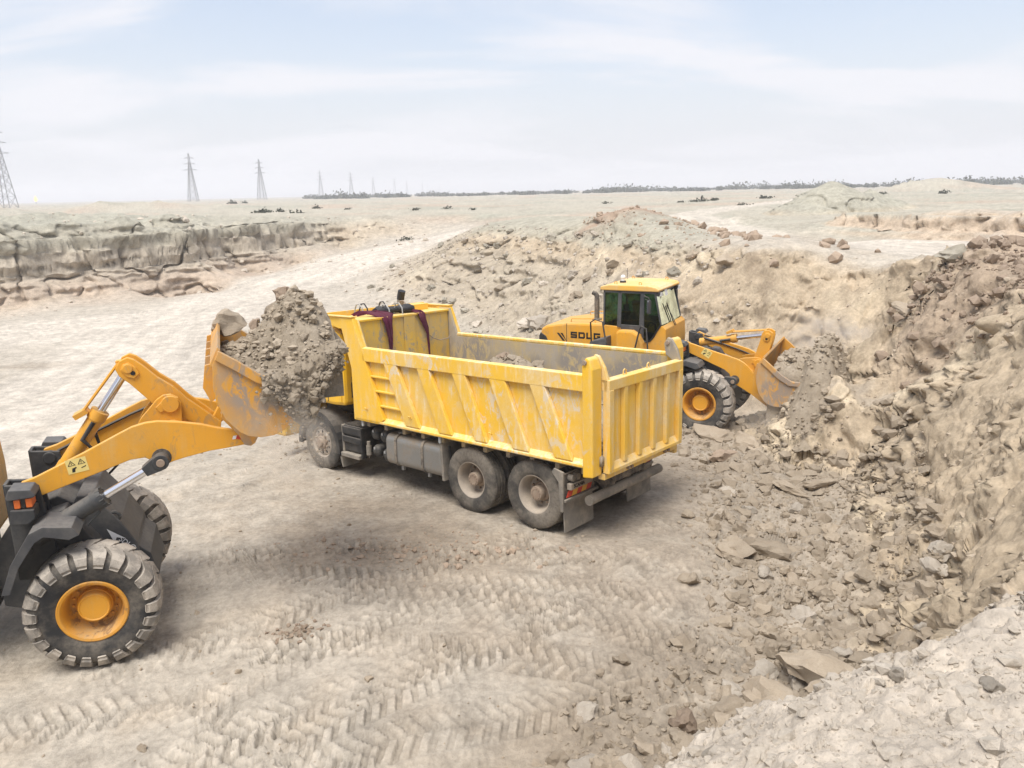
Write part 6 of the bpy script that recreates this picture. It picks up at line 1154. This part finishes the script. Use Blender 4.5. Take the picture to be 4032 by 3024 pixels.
# ---------------------------------------------------------------- far plain: pylons, scrub, tree line, flare
steel = NT('galvanised_lattice').bsdf((.20, .20, .21), .7, .2)
def pylon(x, y, i, label):
    z = float(height(np.array([x]), np.array([y]), detail=False)[0])-.3 if y < 2500 else 2.; g = empty('power_pylon', (x, y, z)); tag(g, label, 'pylon', 'power pylons along the horizon'); g.scale = (.93, .93, .93); g.rotation_euler = (0, 0, .12*math.sin(i*2.3)); t = .14 if i < 1 else .21
    W = lambda h: 2.9*(1-h/25)+.55*(h/25) if h < 25 else .55*(1-(h-25)/8)+.25*((h-25)/8)
    hs = [0, 4.5, 8.5, 12, 15, 17.6, 19.8, 21.8, 23.5, 25]
    if i == 0 or True:
        for sx in (-1, 1):
            for sy in (-1, 1): MB().tube([(sx*W(0), sy*W(0), 0), (sx*W(25), sy*W(25), 25), (sx*.25, sy*.25, 31)], t, 4).build('leg', steel, g)
        br = MB()
        for a, b in zip(hs[:-1], hs[1:]):
            wa, wb = W(a), W(b)
            for k in range(4):
                c0 = [(-1, -1), (1, -1), (1, 1), (-1, 1)][k]; c1 = [(1, -1), (1, 1), (-1, 1), (-1, -1)][k]
                br.tube([(c0[0]*wa, c0[1]*wa, a), (c1[0]*wb, c1[1]*wb, b)], t*.55, 3); br.tube([(c1[0]*wa, c1[1]*wa, a), (c0[0]*wb, c0[1]*wb, b)], t*.55, 3); br.tube([(c0[0]*wb, c0[1]*wb, b), (c1[0]*wb, c1[1]*wb, b)], t*.5, 3)
        br.build('bracing', steel, g)
    for h, l in ((20.5, 4.4), (24.3, 3.8), (28, 3.2)):
        for s in (-1, 1): MB().tube([(0, 0, h+.9), (s*l, 0, h)], t*.8, 4).tube([(0, .4, h), (s*l, 0, h)], t*.7, 4).tube([(0, -.4, h), (s*l, 0, h)], t*.7, 4).build('cross_arm', steel, g)
PY = [(-180, 289), (-194, 497), (-180, 590), (-206, 890), (-189, 976), (-212, 1275), (-196, 1400), (-216, 1730), (-212, 2010), (-236, 2380), (-236, 2800)]
PL_ = ['tall lattice power pylon cut by the left edge of the picture', 'lattice pylon standing alone above the left cliff, second from the left', 'lattice pylon third from the left on the horizon', 'lattice pylon fourth from the left on the horizon', 'lattice pylon fifth from the left on the horizon', 'small lattice pylon sixth from the left', 'small lattice pylon seventh from the left', 'faint pylon eighth from the left', 'faint pylon ninth from the left', 'very faint pylon, last but one to the right', 'faintest pylon at the right end of the line']
for i, ((x, y), lb) in enumerate(zip(PY, PL_)): pylon(x, y, i, lb)
leafm = NT('dull_scrub_leaves'); leafm = leafm.bsdf(leafm.mix(leafm.ramp(leafm.noise(leafm.coord(), .4, 3), .3, .7), (.050, .058, .040), (.085, .088, .062)), .9, spec=.1)
twig = NT('dry_twigs').bsdf((.10, .075, .055), .9)
def leaf_cloud(n, rx, ry, rz, size, rg, c=(0, 0, 0)):
    lob = rg.normal(0, .42, (5, 3)); lob[:, 2] = np.abs(lob[:, 2])*.7; q = lob[rg.integers(0, 5, n)]+rg.normal(0, .26, (n, 3)); q[:, 2] = np.abs(q[:, 2]); P_ = q*np.array([rx, ry, rz])+np.array(c)
    a = rg.normal(size=(n, 3)); a /= np.linalg.norm(a, axis=1)[:, None]; b = np.cross(a, rg.normal(size=(n, 3))); b /= np.linalg.norm(b, axis=1)[:, None]; s = (size*rg.uniform(.5, 1.3, n))[:, None]
    v = np.stack([P_-a*s-b*s*.6, P_+a*s-b*s*.6, P_+a*s+b*s*.6, P_-a*s+b*s*.6], 1).reshape(-1, 3); return v, np.arange(4*n).reshape(-1, 4)
rg = np.random.default_rng(21); vs_, fs, b = [], [], 0
for i in range(520):
    az = math.radians(rg.uniform(-14, 37)); r = rg.uniform(430, 720); hgt_ = rg.uniform(1.8, 4.4)*(1 if az > 0 else .75)*(.6+.6*(pn(np.array([az*14.]), np.array([.5]), 4)[0] > -.1)); x, y = r*math.sin(az), r*math.cos(az)
    v, f = leaf_cloud(64, hgt_*1.5, hgt_*1.3, hgt_*.9, .62, rg); z = float(base(np.array([x]), np.array([y]))[0])-.2; vs_.append(v+np.array([x, y, z])); fs.append(f+b); b += len(v)
o = bpy.data.objects.new('tree_line', np_mesh('tree_line', np.concatenate(vs_), np.concatenate(fs), leafm)); C.objects.link(o); tag(o, 'far off dark line of scrub and trees along the horizon', None, None, 'stuff')
SH = [(1515, 436, .55), (1500, 437, .35), (1470, 439, .3), (1540, 434, .45), (1310, 440, .3), (960, 452, .4), (1020, 455, .3), (560, 462, .5), (575, 461, .6), (605, 460, .4), (640, 462, .45), (1600, 445, .35), (1650, 430, .5), (870, 470, .45), (900, 455, .35), (2043, 421, .45), (1900, 425, .4), (750, 455, .3), (680, 452, .35), (500, 434, .7), (530, 436, .5)]
k_ = 4032/2212
def ground_at(u, v, z):
    d = (M.to_3x3() @ Vector(((u*k_-2016)/3080, -(v*k_-1512)/3080, -1))); t = (z-CAM_H)/d.z; return (d.x*t, d.y*t)
SL = {0: 'largest dark scrub bush on the plain beyond the haul track', 13: 'dark scrub bush at the edge of the ramp road', 15: 'lone round bush on the right of the plain', 7: 'scrub bush above the left cliff, left one of a pair', 8: 'scrub bush above the left cliff, right one of a pair', 19: 'dark thicket on the skyline by the second pylon'}
for i, (u, v, s) in enumerate(SH):
    x, y = ground_at(u, v, 3.05)
    if math.hypot(x, y) > 260: x, y = x*240/math.hypot(x, y), y*240/math.hypot(x, y)
    z = float(height(np.array([x]), np.array([y]), detail=False)[0]); g = empty('scrub_bush', (x, y, z)); tag(g, SL.get(i, 'small dark scrub bush dotted on the far plain'), 'bush', 'scrub bushes on the plain')
    d_ = math.hypot(x, y)/60; ss = s*max(.6, min(d_, 2.2))*.8; v_, f_ = leaf_cloud(90, ss*1.5, ss*1.2, ss*.75, ss*.16, np.random.default_rng(i+50)); oo = bpy.data.objects.new('crown', np_mesh('crown', v_, f_, leafm)); C.objects.link(oo); oo.parent = g
    MB().tube([(0, 0, -.1), (.02*ss, 0, ss*.25), (.1*ss, .05*ss, ss*.5)], .05*ss, 5).build('stem', twig, g)
# gas flare on the horizon
fx, fy = -455*.9, 777*.9; fz = float(base(np.array([fx]), np.array([fy]))[0]); g = empty('gas_flare', (fx, fy, fz)); tag(g, 'small orange gas flare burning on the left horizon', 'flare')
MB().cyl((0, 0, -1), (0, 0, 2.2), .25, .2, n=8).build('flare_stack', steel, g)
fm = NT('flame'); em = fm.n('Emission'); em.inputs[0].default_value = (1, .50, .12, 1); em.inputs[1].default_value = 2.2; fm.t.links.new(em.outputs[0], fm.out.inputs[0])
mb = MB(); ring = [(.3, 2.2), (1.1, 3.0), (1.4, 4.0), (1.0, 5.2), (.5, 6.2), (.05, 7.0)]
for i, (r, z) in enumerate(ring): pass
mb.add([(r*math.cos(2*math.pi*k/8)+.2*math.sin(z*2), r*math.sin(2*math.pi*k/8), z) for r, z in ring for k in range(8)], [(i*8+k, i*8+(k+1) % 8, (i+1)*8+(k+1) % 8, (i+1)*8+k) for i in range(5) for k in range(8)]); mb.build('flame', fm.m, g, smooth=60)

# ---------------------------------------------------------------- dust and haze
def dust(name, c, r, dens, label, seed):
    m = NT(name+'_volume'); pv = m.n('VolumePrincipled'); pv.inputs['Color'].default_value = (.97, .93, .87, 1); o_ = m.coord(kind='Object'); ln = m.n('VectorMath', operation='LENGTH'); m.t.links.new(o_, ln.inputs[0])
    fall = m.ramp(ln.outputs['Value'], .25, 1., 1., 0.); nz = m.ramp(m.noise(o_, 2.2+seed*.1, 4, .6), .42, .68); m.put(pv, 'Density', m.math('MULTIPLY', m.math('MULTIPLY', fall, nz), dens)); pv.inputs['Anisotropy'].default_value = .2; m.t.links.new(pv.outputs[0], m.out.inputs['Volume'])
    o = MB().dome((0, 0, 0), 1., n=20, m=12).build(name, m.m, None); o.location = c; o.scale = r; tag(o, label, None, None, 'stuff'); return o
dust('dust_cloud', (7.6, 18.6, 1.55), (1.5, 1.2, .8), 1.3, 'pale dust rising behind the low bucket of the far loader', 1)
dust('dust_cloud', (5.7, 15.9, .35), (1.5, 1.0, .6), 1.1, 'pale dust drifting over the ground by the far loader wheel', 2)
dust('dust_cloud', M1 @ Vector((2.25, -1.45, 2.45)), (.55, .38, .75), 2.2, 'thin dust trailing from the side of the raised bucket', 3)
hm = NT('haze_air'); pv = hm.n('VolumePrincipled'); pv.inputs['Color'].default_value = (.93, .95, 1.0, 1); pv.inputs['Density'].default_value = .0009; pv.inputs['Anisotropy'].default_value = .25; hm.t.links.new(pv.outputs[0], hm.out.inputs['Volume'])
o = MB().box(-3000, 3000, -3000, 3000, -3.0, 40.).build('haze', hm.m, None); tag(o, 'thin pale desert haze that fades the far plain', None, None, 'stuff')
